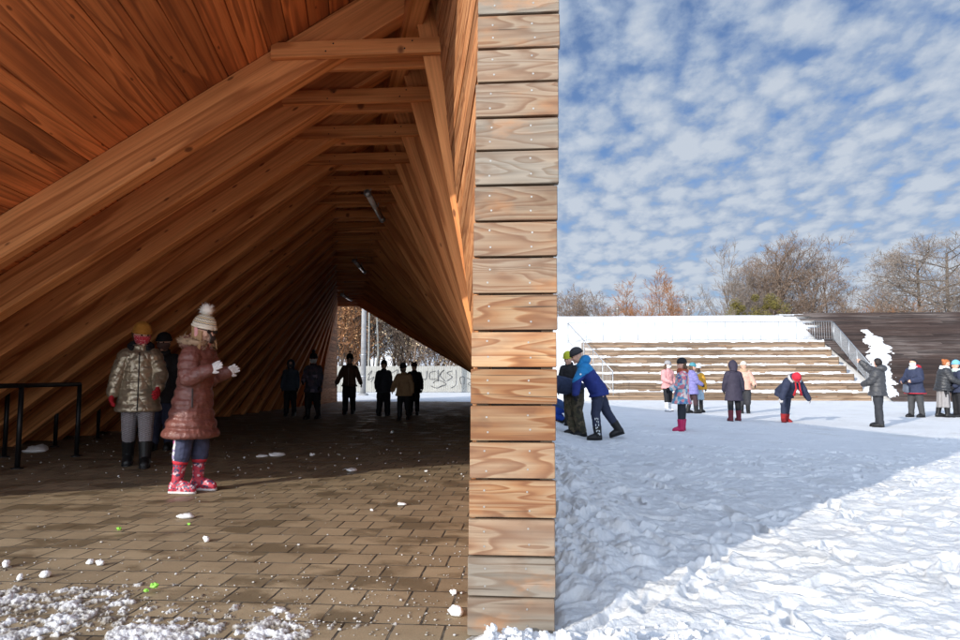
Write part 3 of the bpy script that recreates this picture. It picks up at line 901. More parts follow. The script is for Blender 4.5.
# the end of the seating cut: side slopes
side = GZ_ - 0.05 + np.clip((YY - (YS - 0.8)) / (YT - YS + .8), 0, 1) * (zt - GZ_)
instand = (XX > xs0 - 0.05) & (XX < xs1 + 0.05)
H = np.where(YY > ytop, np.maximum(slope, GZ_), np.where(instand, GZ_ - 0.3, side))
H = np.where(~instand & (YY <= YT), side, H)
H = np.where(instand & (YY > ytop), slope, H)
H = np.minimum(H, zt)
right = XX > xs1 + 0.05
H = H + 0.06 * (fbm(XX * 0.7, YY * 0.7, 4) - 0.5) * (YY < YT) - np.where(right, 0.16, 0.0) * (YY < YT)
H = np.where(YY >= YT, zt - 0.01 + 0.03 * (fbm(XX * 0.4, YY * .4, 3) - .5) - np.clip(YY - YT - 4, 0, 9) * 0.6, H)
vs = np.stack([XX, YY, H], -1).reshape(-1, 3); ii = np.arange(nx * ny).reshape(ny, nx)
fq = np.stack([ii[:-1, :-1], ii[:-1, 1:], ii[1:, 1:], ii[1:, :-1]], -1).reshape(-1, 4)
hill = grid_obj('snow_hill', vs, fq, M['snow']); tag(hill, kind='structure')

# dark timber slope on the right
ds = empty('timber_slope', (xs1 + 10, YS + 2, GZ_)); tag(ds, 'dark brown boarded slope rising right of the grandstand, streaked with snow', 'timber slope')
ya_, za_ = YS - 0.9, GZ_ - 0.05
yb_, zb_ = YT - 0.1, zt - 0.03
slv = Vector((0, yb_ - ya_, zb_ - za_)); LEN = slv.length; slv.normalize(); nrmv = Vector((0, -slv.z, slv.y))
mb = MB()
nb = 46
for i in range(nb):
    a0 = LEN * i / nb; a1 = LEN * (i + 1) / nb - 0.014
    xx = xs1 + 0.5
    if a0 > LEN * 0.74: xx = at_depth(803, 320, YT).x - 0.2 + 0.5 * math.sin(i * 2.1)
    if LEN * 0.60 < a0 <= LEN * 0.74: xx = xs1 + 0.32
    while xx < XR:
        L = random.choice([3.2, 4.0, 5.0, 6.0])
        dj = random.uniform(0.0, 0.02)
        base = Vector((xx, ya_, za_)) + nrmv * (0.10 + dj)
        v = [base + slv * a0, base + slv * a0 + Vector((L - .01, 0, 0)), base + slv * a1 + Vector((L - .01, 0, 0)), base + slv * a1]
        ox, oy = random.uniform(0, 90), random.uniform(0, 90)
        gq = [(p.x + ox, oy + (p - base).dot(slv), 0) for p in v] * 2
        mb.prism([p + nrmv * 0.0 for p in v], nrmv * 0.03, 0, gq)
        xx += L
mb.build('slope_boards', M['darkwood'], ds, grain=True)
# snow that stayed on the boards
def on_slope(px, py):
    d = ray(px, py); pl = Vector((0, ya_, za_)) + nrmv * 0.15
    t = (pl - CAM).dot(nrmv) / d.dot(nrmv); p = CAM + d * t
    return (p.x, (p - pl).dot(slv))
px_line = [(866, 331), (874, 338), (880, 348), (879, 358), (882, 368), (887, 380), (889, 393)]
wid = [0.20, 0.45, 0.55, 0.55, 0.42, 0.30, 0.40]
cl = [on_slope(*p) for p in px_line]
XX, AA = np.meshgrid(np.arange(cl[0][0] - 3.0, cl[-1][0] + 3.5, 0.045), np.arange(-0.2, LEN * .93, 0.045))
fld = np.full(XX.shape, -9.0)
for (c0, c1, w0, w1_) in zip(cl[:-1], cl[1:], wid[:-1], wid[1:]):
    dx, da = c1[0] - c0[0], c1[1] - c0[1]; t = np.clip(((XX - c0[0]) * dx + (AA - c0[1]) * da) / (dx * dx + da * da), 0, 1)
    fld = np.maximum(fld, (w0 + (w1_ - w0) * t) - np.hypot(XX - c0[0] - dx * t, AA - c0[1] - da * t))
fld = fld + 0.9 * (fbm(XX * 2.6 + 3, AA * 2.0 + 9, 6, gain=.66) - .56)
HH = np.where(fld > 0, 0.012 + 0.09 * np.sqrt(np.clip(fld, 0, .6)), -0.03)
base = Vector((0, ya_, za_)) + nrmv * 0.145
vs = np.stack([XX, base.y + AA * slv.y + HH * nrmv.y, base.z + AA * slv.z + HH * nrmv.z], -1).reshape(-1, 3)
ny_, nx_ = XX.shape; ii = np.arange(nx_ * ny_).reshape(ny_, nx_)
fq = np.stack([ii[:-1, :-1], ii[:-1, 1:], ii[1:, 1:], ii[1:, :-1]], -1).reshape(-1, 4)
keep = (fld.reshape(-1)[fq].max(1) > 0)
po = grid_obj('snow_patch', vs, fq[keep], M['snow'])
po.parent = ds; po.location = -ds.location
# crest of snow along the top of the dark slope
xr0 = at_depth(803, 315, YT).x
nx = 300; X = np.linspace(xr0 - 1.5, XR, nx); v = []; f = []
for i, x in enumerate(X):
    b_ = 0.02 * random.random()
    v += [(x, YT - 0.28 - 0.05 * random.random(), zt - 0.04), (x, YT - 0.2, zt + 0.015 + b_), (x, YT + 0.3, zt + 0.035 + b_), (x, YT + 0.6, zt - 0.02)]
for i in range(nx - 1):
    for k in range(3): f.append((i * 4 + k, (i + 1) * 4 + k, (i + 1) * 4 + k + 1, i * 4 + k + 1))
mk('snow_crest', v, f, M['snow'], ds, smooth=True)

# ---- galvanised railings of the stand
def railing(name, label, path, hgt, spacing, bal=0.125, r=0.018, base0=None, cat='railing', grp=None, thin=0.006):
    L = empty(name, path[0]); tag(L, label, cat, grp)
    P = [Vector(p) for p in path]
    mt = MB(); mt.tube([p + Vector((0, 0, hgt)) for p in P], r * 1.15, 8); mt.tube([p + Vector((0, 0, 0.12)) for p in P], r * .7, 6); mt.build('rail', M['galv'], L, smooth=True)
    mbal = MB()
    for a, b in zip(P[:-1], P[1:]):
        n = max(1, round((b - a).length / spacing))
        for i in range(n + 1):
            p = a.lerp(b, i / n)
            mp = MB(); mp.tube([p - Vector((0, 0, .05)), p + Vector((0, 0, hgt))], r, 8); mp.build('post', M['galv'], L, smooth=True)
        m = max(1, round((b - a).length / bal))
        for i in range(m):
            p = a.lerp(b, (i + .5) / m)
            mbal.tube([p + Vector((0, 0, .12)), p + Vector((0, 0, hgt))], thin, 5)
    mbal.build('balusters', M['galv'], L)
yr = ytop + 0.55; zr = ztop + 0.06
xa = at_depth(569, 342, yr).x; xb = at_depth(833, 342, yr).x
railing('steel_railing', 'long galvanised railing along the top of the grandstand', [(xa, yr, zr), (xb, yr, zr)], 1.10, 0.95, 0.125, 0.016)
pb_ = at_depth(873, 394, YS - 0.2)
railing('steel_railing', 'galvanised stair railing sloping down the right end of the grandstand', [(xb + .05, yr - .02, zr), (xs1 + 0.12, YS - 0.3, GZ_ + 0.35)], 1.05, 1.3, 0.16, 0.020, thin=0.010)
pa_ = at_depth(613, 398, YS - .3)
railing('steel_railing', 'galvanised stair railing sloping down the left end of the grandstand, behind the children', [(xa - .06, yr - .02, zr), (pa_.x, YS - .4, GZ_ + .3)], 1.08, 1.3, 0.17, 0.018, thin=0.006)
# ================================================================ TREES
def bark(name, col, var=0.3):
    return plain(name, col, 0.9, 0, var, 5.0, 0.4, 30)
M['bark_brown'] = bark('bark_brown', (0.135, 0.095, 0.070))
M['bark_grey'] = bark('bark_grey', (0.15, 0.12, 0.095))
M['twig_brown'] = bark('twig_brown', (0.185, 0.130, 0.095))
M['twig_rust'] = bark('twig_rust', (0.27, 0.125, 0.055))
M['twig_grey'] = bark('twig_grey', (0.20, 0.160, 0.130))
M['leaf_rust'] = bark('leaf_rust', (0.68, 0.36, 0.16), 0.4)
M['leaf_tan'] = bark('leaf_tan', (0.60, 0.47, 0.30), 0.4)
M['leaf_green'] = bark('leaf_green', (0.14, 0.115, 0.028), 0.5)

def bare_tree(name, base, h, label, group, spread=0.5, levels=5, seed=1, trunk_r=None, trunk_mat='bark_grey', twig_mat='twig_brown', stems=1,
              droop=0.0, clear=0.25, layered=False, twig_r=0.016, kids=(5, 6, 5, 4, 3), leaf=None, nleaf=0):
    rnd = random.Random(seed)
    root = empty(name, base); tag(root, label, 'tree', group)
    mt, mc = MB(), MB()
    tips = []
    trunk_r = trunk_r or h * 0.020
    def bough(p, d, L, r, lev):
        n = 4 if lev < 2 else 3
        pts = [p]; rr = [r]
        q = p.copy(); dd = d.copy()
        for i in range(n):
            j = 0.05 + 0.045 * lev
            dd = (dd + Vector((rnd.gauss(0, j), rnd.gauss(0, j), rnd.gauss(0.05 if not layered else 0.0, j * .7) - droop * 0.12))).normalized()
            q = q + dd * (L / n)
            pts.append(q.copy()); rr.append(max(twig_r * 0.5, r * (1 - 0.62 * (i + 1) / n)))
        (mt if lev <= 1 else mc).tube(pts, rr, 7 if lev == 0 else (5 if lev < 3 else 3), 0, cap=False)
        if lev >= levels - 1:
            tips.append(q.copy()); return
        k = kids[min(lev, len(kids) - 1)]
        for c in range(k):
            t = (clear + (1 - clear) * (c + rnd.random()) / k) if lev == 0 else (0.22 + 0.78 * (c + rnd.random() * .9) / k)
            f = t * n; i = min(n - 1, int(f)); a = pts[i].lerp(pts[i + 1], f - i)
            ax = (pts[i + 1] - pts[i]).normalized()
            az = rnd.uniform(0, 2 * PI)
            s1 = ax.orthogonal().normalized(); s2 = ax.cross(s1)
            side = s1 * math.cos(az) + s2 * math.sin(az)
            op = spread * rnd.uniform(0.75, 1.25) if lev == 0 else (spread + 0.18) * rnd.uniform(0.7, 1.4)
            if layered and lev == 0:
                nd = Vector((math.cos(az), math.sin(az), rnd.uniform(0.12, 0.35))).normalized()
            else:
                nd = (ax * math.cos(op) + side * math.sin(op) + Vector((0, 0, (0.14 if lev == 0 else 0.05) if not layered else 0.02))).normalized()
            ln = L * rnd.uniform(0.42, 0.66) * ((1.12 - 0.55 * t) if lev == 0 else (1.05 - 0.35 * t))
            rc = max(twig_r, (rr[i] * (1 - (f - i)) + rr[i + 1] * (f - i)) * rnd.uniform(0.45, 0.65))
            bough(a, nd, ln, rc, lev + 1)
    for s in range(stems):
        d = Vector((rnd.gauss(0, 0.05 if stems == 1 else 0.30), rnd.gauss(0, 0.05 if stems == 1 else 0.30), 1)).normalized()
        p0 = Vector((rnd.gauss(0, .25), rnd.gauss(0, .25), -0.3)) if stems > 1 else Vector((0, 0, -0.3))
        bough(p0, d, h * (0.86 if stems == 1 else rnd.uniform(0.62, 0.9)), trunk_r * (1 if stems == 1 else 0.55), 0)
    mt.build('trunk', M[trunk_mat], root, shift=False, smooth=True)
    cr = mc.build('crown', M[twig_mat], root, shift=False)
    if leaf:
        ml = MB()
        for i in range(nleaf):
            c = rnd.choice(tips) + Vector((rnd.gauss(0, .25), rnd.gauss(0, .25), rnd.gauss(0, .25)))
            a = Vector((rnd.gauss(0, 1), rnd.gauss(0, 1), rnd.gauss(0, 1))).normalized(); b = a.orthogonal().normalized(); s = rnd.uniform(.04, .09)
            ml.add([c - a * s, c + b * s * .6, c + a * s, c - b * s * .6], [(0, 1, 2, 3)])
        ml.build('leaves', M[leaf], root, shift=False)
    return root

def tree_at(px, py_top, Y, base_z=-0.3, **kw):
    p = at_depth(px, 320, Y); top = at_depth(px, py_top, Y).z
    return bare_tree(base=(p.x, Y, base_z), h=(top - base_z), **kw)
G1 = 'bare trees beyond the snowy hill'
tree_at(591, 281, 66, name='bare_tree', label='small bare rounded tree at the left end of the hill, beside the wall boards', group=G1, seed=3, stems=5, spread=0.55, clear=0.12, kids=(9, 7, 5, 4), levels=5, twig_mat='twig_brown', trunk_mat='bark_brown')
tree_at(640, 289, 72, name='bare_tree', label='reddish bare shrub-like tree second from the left above the hill', group=G1, seed=5, stems=4, spread=0.55, clear=0.12, kids=(8, 7, 5, 4), levels=5, twig_mat='twig_rust', trunk_mat='bark_brown')
tree_at(655, 286, 76, name='bare_tree', label='thin rust-tinged bare tree behind the reddish shrub-like one', group=G1, seed=15, stems=3, spread=0.5, clear=0.12, kids=(8, 7, 5, 4), levels=5, twig_mat='twig_rust', trunk_mat='bark_brown')
tree_at(676, 288, 74, name='bare_tree', label='pale grey bare shrub just left of the wooden post on the hill', group=G1, seed=6, stems=4, spread=0.5, clear=0.12, kids=(8, 7, 5, 4), levels=5, twig_mat='twig_grey', trunk_mat='bark_grey')
tree_at(752, 268, 70, name='bare_tree', label='slender upright bare tree at the left of the big clump, above the greenish bush', group=G1, seed=7, stems=4, spread=0.42, clear=0.2, kids=(9, 7, 5, 3), levels=5, twig_mat='twig_grey', trunk_mat='bark_grey')
tree_at(776, 242, 72, name='bare_tree', label='tall bare tree left of the crown of the big clump', group=G1, seed=21, stems=1, spread=0.66, clear=0.30, kids=(13, 8, 6, 4), levels=5, twig_mat='twig_brown', trunk_mat='bark_brown')
tree_at(797, 233, 70, name='bare_tree', label='tallest spreading bare tree in the middle of the big clump', group=G1, seed=9, stems=2, spread=0.66, clear=0.30, kids=(13, 8, 6, 4), levels=5, twig_mat='twig_brown', trunk_mat='bark_brown')
tree_at(812, 247, 75, name='bare_tree', label='forked bare tree just right of the tallest one in the big clump', group=G1, seed=11, stems=2, spread=0.66, clear=0.25, kids=(11, 7, 6, 4), levels=5, twig_mat='twig_brown', trunk_mat='bark_brown')
tree_at(834, 258, 72, name='bare_tree', label='lower wide bare tree closing the big clump on the right', group=G1, seed=12, stems=2, spread=0.70, clear=0.2, kids=(11, 7, 6, 4), levels=5, twig_mat='twig_brown', trunk_mat='bark_brown')
tree_at(922, 236, 68, name='bare_tree', label='bare tree with flat layered boughs and a leaning trunk, second from the right', group=G1, seed=13, stems=1, spread=0.62, clear=0.34, kids=(22, 9, 6, 4), levels=5, layered=True, twig_mat='twig_grey', trunk_mat='bark_grey', trunk_r=0.26)
tree_at(946, 228, 66, name='bare_tree', label='tall narrow bare tree at the right edge of the sky', group=G1, seed=14, stems=1, spread=0.55, clear=0.32, kids=(24, 8, 6, 4), levels=5, layered=True, twig_mat='twig_grey', trunk_mat='bark_grey', trunk_r=0.26)
# low undergrowth along the crest
for i, (px, top, sd) in enumerate(((728, 305, 31), (866, 301, 32), (880, 304, 33), (900, 305, 34), (856, 303, 36), (955, 305, 35))):
    tree_at(px, top, 64 + i, name='bare_bush', label=['thin bare bush at the left foot of the big tree clump', 'bare bush right of the big clump, highest of the crest bushes', 'brown bush between the clump and the layered tree',
            'low brown bush under the layered tree', 'dense brown bush at the right foot of the big clump', 'low bush at the foot of the rightmost tree'][i], group='bare bushes along the crest of the hill', seed=sd, stems=5, spread=0.6, clear=0.15, kids=(8, 6, 5), levels=4,
            twig_mat=['twig_grey', 'twig_brown', 'twig_rust', 'twig_rust', 'twig_brown', 'twig_brown'][i], trunk_mat='bark_brown', twig_r=0.02)
# greenish bushes
def leafy_bush(px, Y, top, w, label, seed):
    rnd = random.Random(seed)
    p = at_depth(px, 320, Y); t = at_depth(px, top, Y).z
    r = empty('leafy_bush', (p.x, Y, 0)); tag(r, label, 'bush', 'yellowish green bushes in the tree clump')
    mb = MB(); ms = MB()
    clumps = [(Vector((rnd.gauss(0, w * .38), rnd.gauss(0, w * .3), rnd.uniform(.45, 1.0) * t * 0.92)), rnd.uniform(.3, .7)) for _ in range(22)]
    for c, cr in clumps:
        ms.tube([Vector((rnd.gauss(0, .2), rnd.gauss(0, .2), 0)), c * 0.5 + Vector((0, 0, .3)), c], [.06, .035, .012], 5)
        for _ in range(300):
            u = Vector((rnd.gauss(0, 1), rnd.gauss(0, 1), rnd.gauss(0, 1))).normalized() * cr * rnd.random() ** .4
            a = Vector((rnd.gauss(0, 1), rnd.gauss(0, 1), rnd.gauss(0, .6))).normalized(); b = a.orthogonal().normalized(); s = rnd.uniform(.05, .11)
            q = c + u
            mb.add([q - a * s, q + b * s * .45, q + a * s, q - b * s * .45], [(0, 1, 2, 3)])
    ms.build('stem', M['bark_brown'], r, shift=False)
    mb.build('foliage', M['leaf_green'], r, shift=False)
leafy_bush(764, 63, 290, 2.0, 'yellowish green bush, larger, in front of the big bare trees', 4)
leafy_bush(736, 63.5, 297, 1.0, 'yellowish green bush, smaller, at the left edge of the big clump', 5)
# posts on the hill
for px, top, wd, lb in ((617.5, 306, .13, 'short grey wooden post on the crest of the hill, nearer the shelter'), (689, 307, .16, 'brown wooden post on the crest of the hill beside the pale shrub')):
    Y = YT + 2.5; p = at_depth(px, 314, Y); t = at_depth(px, top, Y).z
    r = empty('wooden_post', (p.x, Y, zt - .3)); tag(r, lb, 'post', 'posts on the crest of the hill')
    mb = MB(); mb.tube([(0, 0, 0), (0, 0, t - zt + .28), (0, 0, t - zt + .3)], [wd / 2, wd / 2, wd * .42], 10); mb.build('post_shaft', M['bark_grey'], r, shift=False, smooth=True)
    mb = MB(); mb.tube([(0, 0, t - zt + .10), (0, 0, t - zt + .15)], wd * .56, 10); mb.build('band', M['galv'], r, shift=False)

# ================================================================ WHAT SHOWS THROUGH THE FAR END OF THE SHELTER
YW = 36.5
fence_z0 = 0.0
xa, xb = at_depth(330, 392, YW).x, at_depth(500, 392, YW).x
zt_f = at_depth(400, 366.5, YW).z
M['fence_pale'] = plain('pale_fence_boards', (0.30, 0.295, 0.27), 0.8, 0, 0.14, 1.5)
M['paint_black'] = plain('spray_paint', (0.10, 0.10, 0.105), 0.6)
fr = empty('board_fence', ((xa + xb) / 2, YW, 0)); tag(fr, 'pale upright-board fence with black spray-painted scrawl beyond the far end', 'fence')
mb = MB(); x = xa - 1.5; gap_posts = []
while x < xb + 6:
    mb.box((x + .06, YW + random.uniform(-.01, .01), zt_f / 2 + .03), (0.112, 0.03, zt_f - .02 + random.uniform(-.015, .015)), grain_axis=2)
    x += 0.124
mb.build('fence_boards', M['fence_pale'], fr)
mb = MB()
for z in (0.35, zt_f - .3): mb.box(((xa + xb) / 2 + 2, YW + .045, z), (xb - xa + 7, 0.05, 0.09))
mb.build('fence_rail', M['fence_pale'], fr)
# the scrawl: strokes given in fence space (u to the right in metres, v up), written across the boards
def strokes_to_mesh(strokes, r=0.019):
    mb = MB()
    for st in strokes:
        pts = []
        for i in range(len(st) - 1):
            for k in range(6):
                t = k / 6
                p0 = st[max(i - 1, 0)]; p1 = st[i]; p2 = st[i + 1]; p3 = st[min(i + 2, len(st) - 1)]
                c = [0.5 * (2 * p1[j] + (p2[j] - p0[j]) * t + (2 * p0[j] - 5 * p1[j] + 4 * p2[j] - p3[j]) * t * t + (3 * p1[j] - p0[j] - 3 * p2[j] + p3[j]) * t ** 3) for j in (0, 1)]
                pts.append(c)
        pts.append(st[-1])
        for a, b in zip(pts[:-1], pts[1:]):
            dx, dz = b[0] - a[0], b[1] - a[1]; L = math.hypot(dx, dz)
            if L < 1e-5: continue
            nx_, nz_ = -dz / L * r, dx / L * r; ex, ez = dx / L * r * .4, dz / L * r * .4
            mb.prism([(a[0] + nx_ - ex, YW - .034, a[1] + nz_ - ez), (a[0] - nx_ - ex, YW - .034, a[1] - nz_ - ez), (b[0] - nx_ + ex, YW - .034, b[1] - nz_ + ez), (b[0] + nx_ + ex, YW - .034, b[1] + nz_ + ez)], (0, .012, 0))
    return mb
def W_(px, py):
    p = at_depth(px, py, YW); return (p.x, p.z)
scr = [[(368, 375), (372, 371), (368, 380), (374, 377), (371, 382)], [(376, 372), (379, 379), (382, 371), (384, 379)], [(392, 373), (398, 370), (396, 378), (402, 374), (400, 382)],
       [(421, 372), (422, 378), (426, 379), (427, 371)],
       [(436, 371), (430, 373), (430, 379), (436, 379)], [(431, 386), (437, 388), (443, 385)], [(438, 370), (438, 381), (439, 376), (444, 370), (440, 375), (445, 381)], [(452, 371), (447, 373), (452, 377), (447, 381)],
       [(433, 383), (438, 380), (446, 384), (440, 387)], [(456, 370), (456, 384), (451, 388)], [(461, 384), (460, 378), (464, 377), (464, 384)], [(467, 378), (472, 381), (468, 384), (474, 387)], [(480, 380), (484, 376), (486, 388)]]
for s_ in scr: strokes_to_mesh([[W_(*p) for p in s_]]).build('scrawl', M['paint_black'], fr)
# concrete pole
p = at_depth(363, 395, 31.0); tp = at_depth(363, 290, 31.0).z
pr = empty('concrete_pole', (p.x, 31.0, 0)); tag(pr, 'grey concrete pole standing in the snow beyond the far end', 'pole')
mb = MB(); mb.loft([((0, 0, -.2), (0.13, 0, 0), (0, .13, 0)), ((0, 0, tp + 3.0), (0.10, 0, 0), (0, .10, 0))], 24); mb.build('pole_shaft', M['concrete'], pr, shift=False, smooth=True)
mb = MB(); mb.loft([((0, 0, -.05), (0.26, 0, 0), (0, .26, 0)), ((0, 0, .08), (0.25, 0, 0), (0, .25, 0)), ((0, 0, .12), (0.18, 0, 0), (0, .18, 0))], 24); mb.build('pole_footing', M['concrete'], pr, shift=False)
for a_ in (0.9, 1.9):
    mb = MB(); mb.tube([(0, 0, a_), (0, 0, a_ + .03)], .134, 20); mb.build('band', M['galv'], pr, shift=False)
G2 = 'trees and thickets beyond the far end of the shelter'
far = [(334, 250, 41, 'twig_rust', 'leaf_rust', 'rust-leaved thicket beside the far wall end'), (347, 270, 44, 'twig_rust', 'leaf_rust', 'rust-leaved thicket left of the concrete pole'), (354, 240, 48, 'twig_rust', 'leaf_rust', 'tall rusty thicket just behind the concrete pole'),
       (378, 240, 46, 'twig_grey', 'leaf_tan', 'tan-leaved tree right of the concrete pole'), (396, 260, 47, 'twig_brown', 'leaf_tan', 'tan-leaved tree second right of the concrete pole'), (415, 280, 45, 'twig_brown', 'leaf_tan', 'tan-leaved tree behind the middle of the fence'),
       (436, 300, 47, 'twig_rust', 'leaf_tan', 'tan-leaved bush low behind the scrawled fence'), (458, 320, 45, 'twig_brown', 'leaf_tan', 'tan-leaved bush rightmost behind the fence')]
for i, (px, top, Y, tw, lf, lb) in enumerate(far):
    tree_at(px, top, Y, base_z=0.0, name='thicket', label=lb, group=G2, seed=50 + i, stems=4, spread=0.55, clear=0.06, kids=(10, 6, 4, 3), levels=5, twig_mat=tw, trunk_mat='bark_brown', leaf=lf, nleaf=2000)
for i, (px, lb) in enumerate(((369, 'slim pale trunk right beside the concrete pole'), (374, 'slim pale trunk second right of the concrete pole'), (411, 'slim bare trunk behind the fence above the tan coat child'))):
    tree_at(px, 200, 42 + i * .8, base_z=0.0, name='bare_tree', label=lb, group='slim trunks beyond the far end of the shelter', seed=70 + i, stems=1, spread=0.5, clear=0.5, kids=(8, 6, 4), levels=3, twig_mat='twig_grey', trunk_mat='fence_pale' if i < 2 else 'bark_brown', trunk_r=0.08)
# a snowy bank far behind the thickets
mb = MB()
nx = 60; v = []; f = []
for i in range(nx):
    x = -34 + i; z1 = 3.2 + 1.2 * math.sin(i * .37) + 0.8 * math.sin(i * .9 + 1)
    v += [(x, 58, -.4), (x, 64, z1 * .7), (x, 72, z1), (x, 90, z1)]
for i in range(nx - 1):
    for k in range(3): f.append((i * 4 + k, (i + 1) * 4 + k, (i + 1) * 4 + k + 1, i * 4 + k + 1))
o = mk('snow_bank', v, f, M['snow'], smooth=True); tag(o, kind='structure')
# ================================================================ PEOPLE
def cloth(name, col, rough=0.75, bstr=0.25, bscale=45.0, var=0.12, metal=0.0, spec=0.3):
    m, nt, b = new_mat(name)
    oc = objco(nt)
    n = noise(nt, oc, 18.0, 4.0, 0.6)
    lo = tuple(max(0, c * (1 - var)) for c in col); hi = tuple(min(1, c * (1 + var)) for c in col)
    lk(nt, ramp(nt, n, [(0.3, lo), (0.7, hi)]), b.inputs['Base Color'])
    b.inputs['Roughness'].default_value = rough; b.inputs['Metallic'].default_value = metal
    b.inputs['Specular IOR Level'].default_value = spec
    w = noise(nt, mapping(nt, oc, (1, 1, 1.8)), bscale * 0.35, 4.0, 0.6, 0.6)
    bump(nt, b, mth(nt, 'ADD', w, mth(nt, 'MULTIPLY', noise(nt, oc, bscale * 3, 2.0), 0.15)), bstr, 0.02)
    return m
def patches(name, cols, scale=14.0, rough=0.7, dist=0.6, vor=True):
    m, nt, b = new_mat(name)
    oc = objco(nt)
    wob = N(nt, 'ShaderNodeTexNoise', ins={'Scale': scale * .8, 'Detail': 3.0}); lk(nt, oc, wob.inputs['Vector'])
    vm = N(nt, 'ShaderNodeVectorMath', operation='SCALE'); vm.inputs['Scale'].default_value = dist / scale; lk(nt, wob.outputs['Color'], vm.inputs[0])
    ad = N(nt, 'ShaderNodeVectorMath', operation='ADD'); lk(nt, oc, ad.inputs[0]); lk(nt, vm.outputs[0], ad.inputs[1])
    v = N(nt, 'ShaderNodeTexVoronoi', ins={'Scale': scale}); lk(nt, ad.outputs[0], v.inputs['Vector'])
    s = N(nt, 'ShaderNodeSeparateColor'); lk(nt, v.outputs['Color'], s.inputs[0])
    n = len(cols)
    lk(nt, ramp(nt, s.outputs[0], [((i + 0.0) / n, c) for i, c in enumerate(cols)], 'CONSTANT'), b.inputs['Base Color'])
    b.inputs['Roughness'].default_value = rough
    bump(nt, b, noise(nt, oc, 22.0, 3.0), 0.3, 0.015)
    return m
SKIN = cloth('skin', (0.62, 0.36, 0.26), 0.5, 0.08, 80, 0.05)
BLACK = cloth('black_cloth', (0.014, 0.014, 0.017))
DKNAVY = cloth('navy_cloth', (0.024, 0.030, 0.060))
BOOTBLK = cloth('black_boot', (0.012, 0.012, 0.013), 0.45, 0.15)
SOLE = cloth('pale_sole', (0.62, 0.6, 0.6), 0.6, .1)
HAIRB = cloth('brown_hair', (0.10, 0.055, 0.028), 0.5, .5, 90)
HAIRL = cloth('fair_hair', (0.36, 0.22, 0.11), 0.5, .5, 90)
HAIRR = cloth('red_hair', (0.36, 0.115, 0.035), 0.5, .5, 90)
HAIRD = cloth('dark_hair', (0.022, 0.016, 0.014), 0.5, .5, 90)
FURT = cloth('tan_fur', (0.42, 0.29, 0.19), 0.9)
FURG = cloth('grey_fur', (0.55, 0.55, 0.57), 0.9)
FURW = cloth('white_fur', (0.82, 0.77, 0.70), 0.9)
EYE = cloth('eye_dark', (0.02, 0.015, 0.012), 0.2, 0.0)
MASKW = cloth('white_mask', (0.75, 0.79, 0.80), 0.8, .1)
ZIP = cloth('zip_dark', (0.03, 0.025, 0.025), 0.5, .1)

def fuse(mb, voxel, smooth=3, factor=0.5):
    """join overlapping shapes into one continuous skin"""
    me = mkmesh('tmp', mb.v, mb.f, SKIN)
    o = bpy.data.objects.new('tmp', me); COL.objects.link(o)
    r = o.modifiers.new('r', 'REMESH'); r.mode = 'VOXEL'; r.voxel_size = voxel; r.use_smooth_shade = True
    if smooth:
        s = o.modifiers.new('s', 'SMOOTH'); s.iterations = smooth; s.factor = factor
    dg = bpy.context.evaluated_depsgraph_get()
    me2 = bpy.data.meshes.new_from_object(o.evaluated_get(dg))
    bpy.data.objects.remove(o); bpy.data.meshes.remove(me)
    me2.materials.clear()
    return me2
def skin_obj(name, mb, mats, parent, voxel, smooth=3, pick=None, disp=None):
    me = fuse(mb, voxel, smooth)
    mats = mats if isinstance(mats, (list, tuple)) else [mats]
    for m in mats: me.materials.append(m)
    n = len(me.polygons)
    if pick is not None and len(mats) > 1:
        c = np.empty(n * 3, dtype=np.float32); me.polygons.foreach_get('center', c)
        me.polygons.foreach_set('material_index', np.array([pick(Vector(p)) for p in c.reshape(-1, 3)], dtype=np.int32))
    else:
        me.polygons.foreach_set('material_index', np.zeros(n, dtype=np.int32))
    if disp is not None:
        co = np.empty(len(me.vertices) * 3, dtype=np.float32); me.vertices.foreach_get('co', co); co = co.reshape(-1, 3)
        nr_ = np.empty(len(me.vertices) * 3, dtype=np.float32); me.vertices.foreach_get('normal', nr_); nr_ = nr_.reshape(-1, 3)
        co = co + nr_ * disp(co)[:, None]
        me.vertices.foreach_set('co', co.astype(np.float32).ravel())
    me.polygons.foreach_set('use_smooth', np.full(n, True))
    me.update(); me.name = name
    o = bpy.data.objects.new(name, me); COL.objects.link(o); o.parent = parent
    return o
def limb(mb, pts, rad, sides=14, extra=3, puff=0, amp=0.07):
    """tapered limb through joints, rounded where it bends"""
    P = []; Rr = []
    n = len(pts)
    for i in range(n - 1):
        m = max(extra, 2 if not puff else puff * 6)
        for k in range(m):
            t = k / m
            P.append(pts[i].lerp(pts[i + 1], t)); r = rad[i] * (1 - t) + rad[i + 1] * t
            if puff: r *= 1 - amp + 2 * amp * abs(math.sin(PI * puff * t)) ** 0.7
            Rr.append(r)
    P.append(pts[-1]); Rr.append(rad[-1])
    mb.tube(P, Rr, sides)
    for p, r in zip(pts, rad): mb.ball(p, r * (0.99 if not puff else 0.95), seg=12)
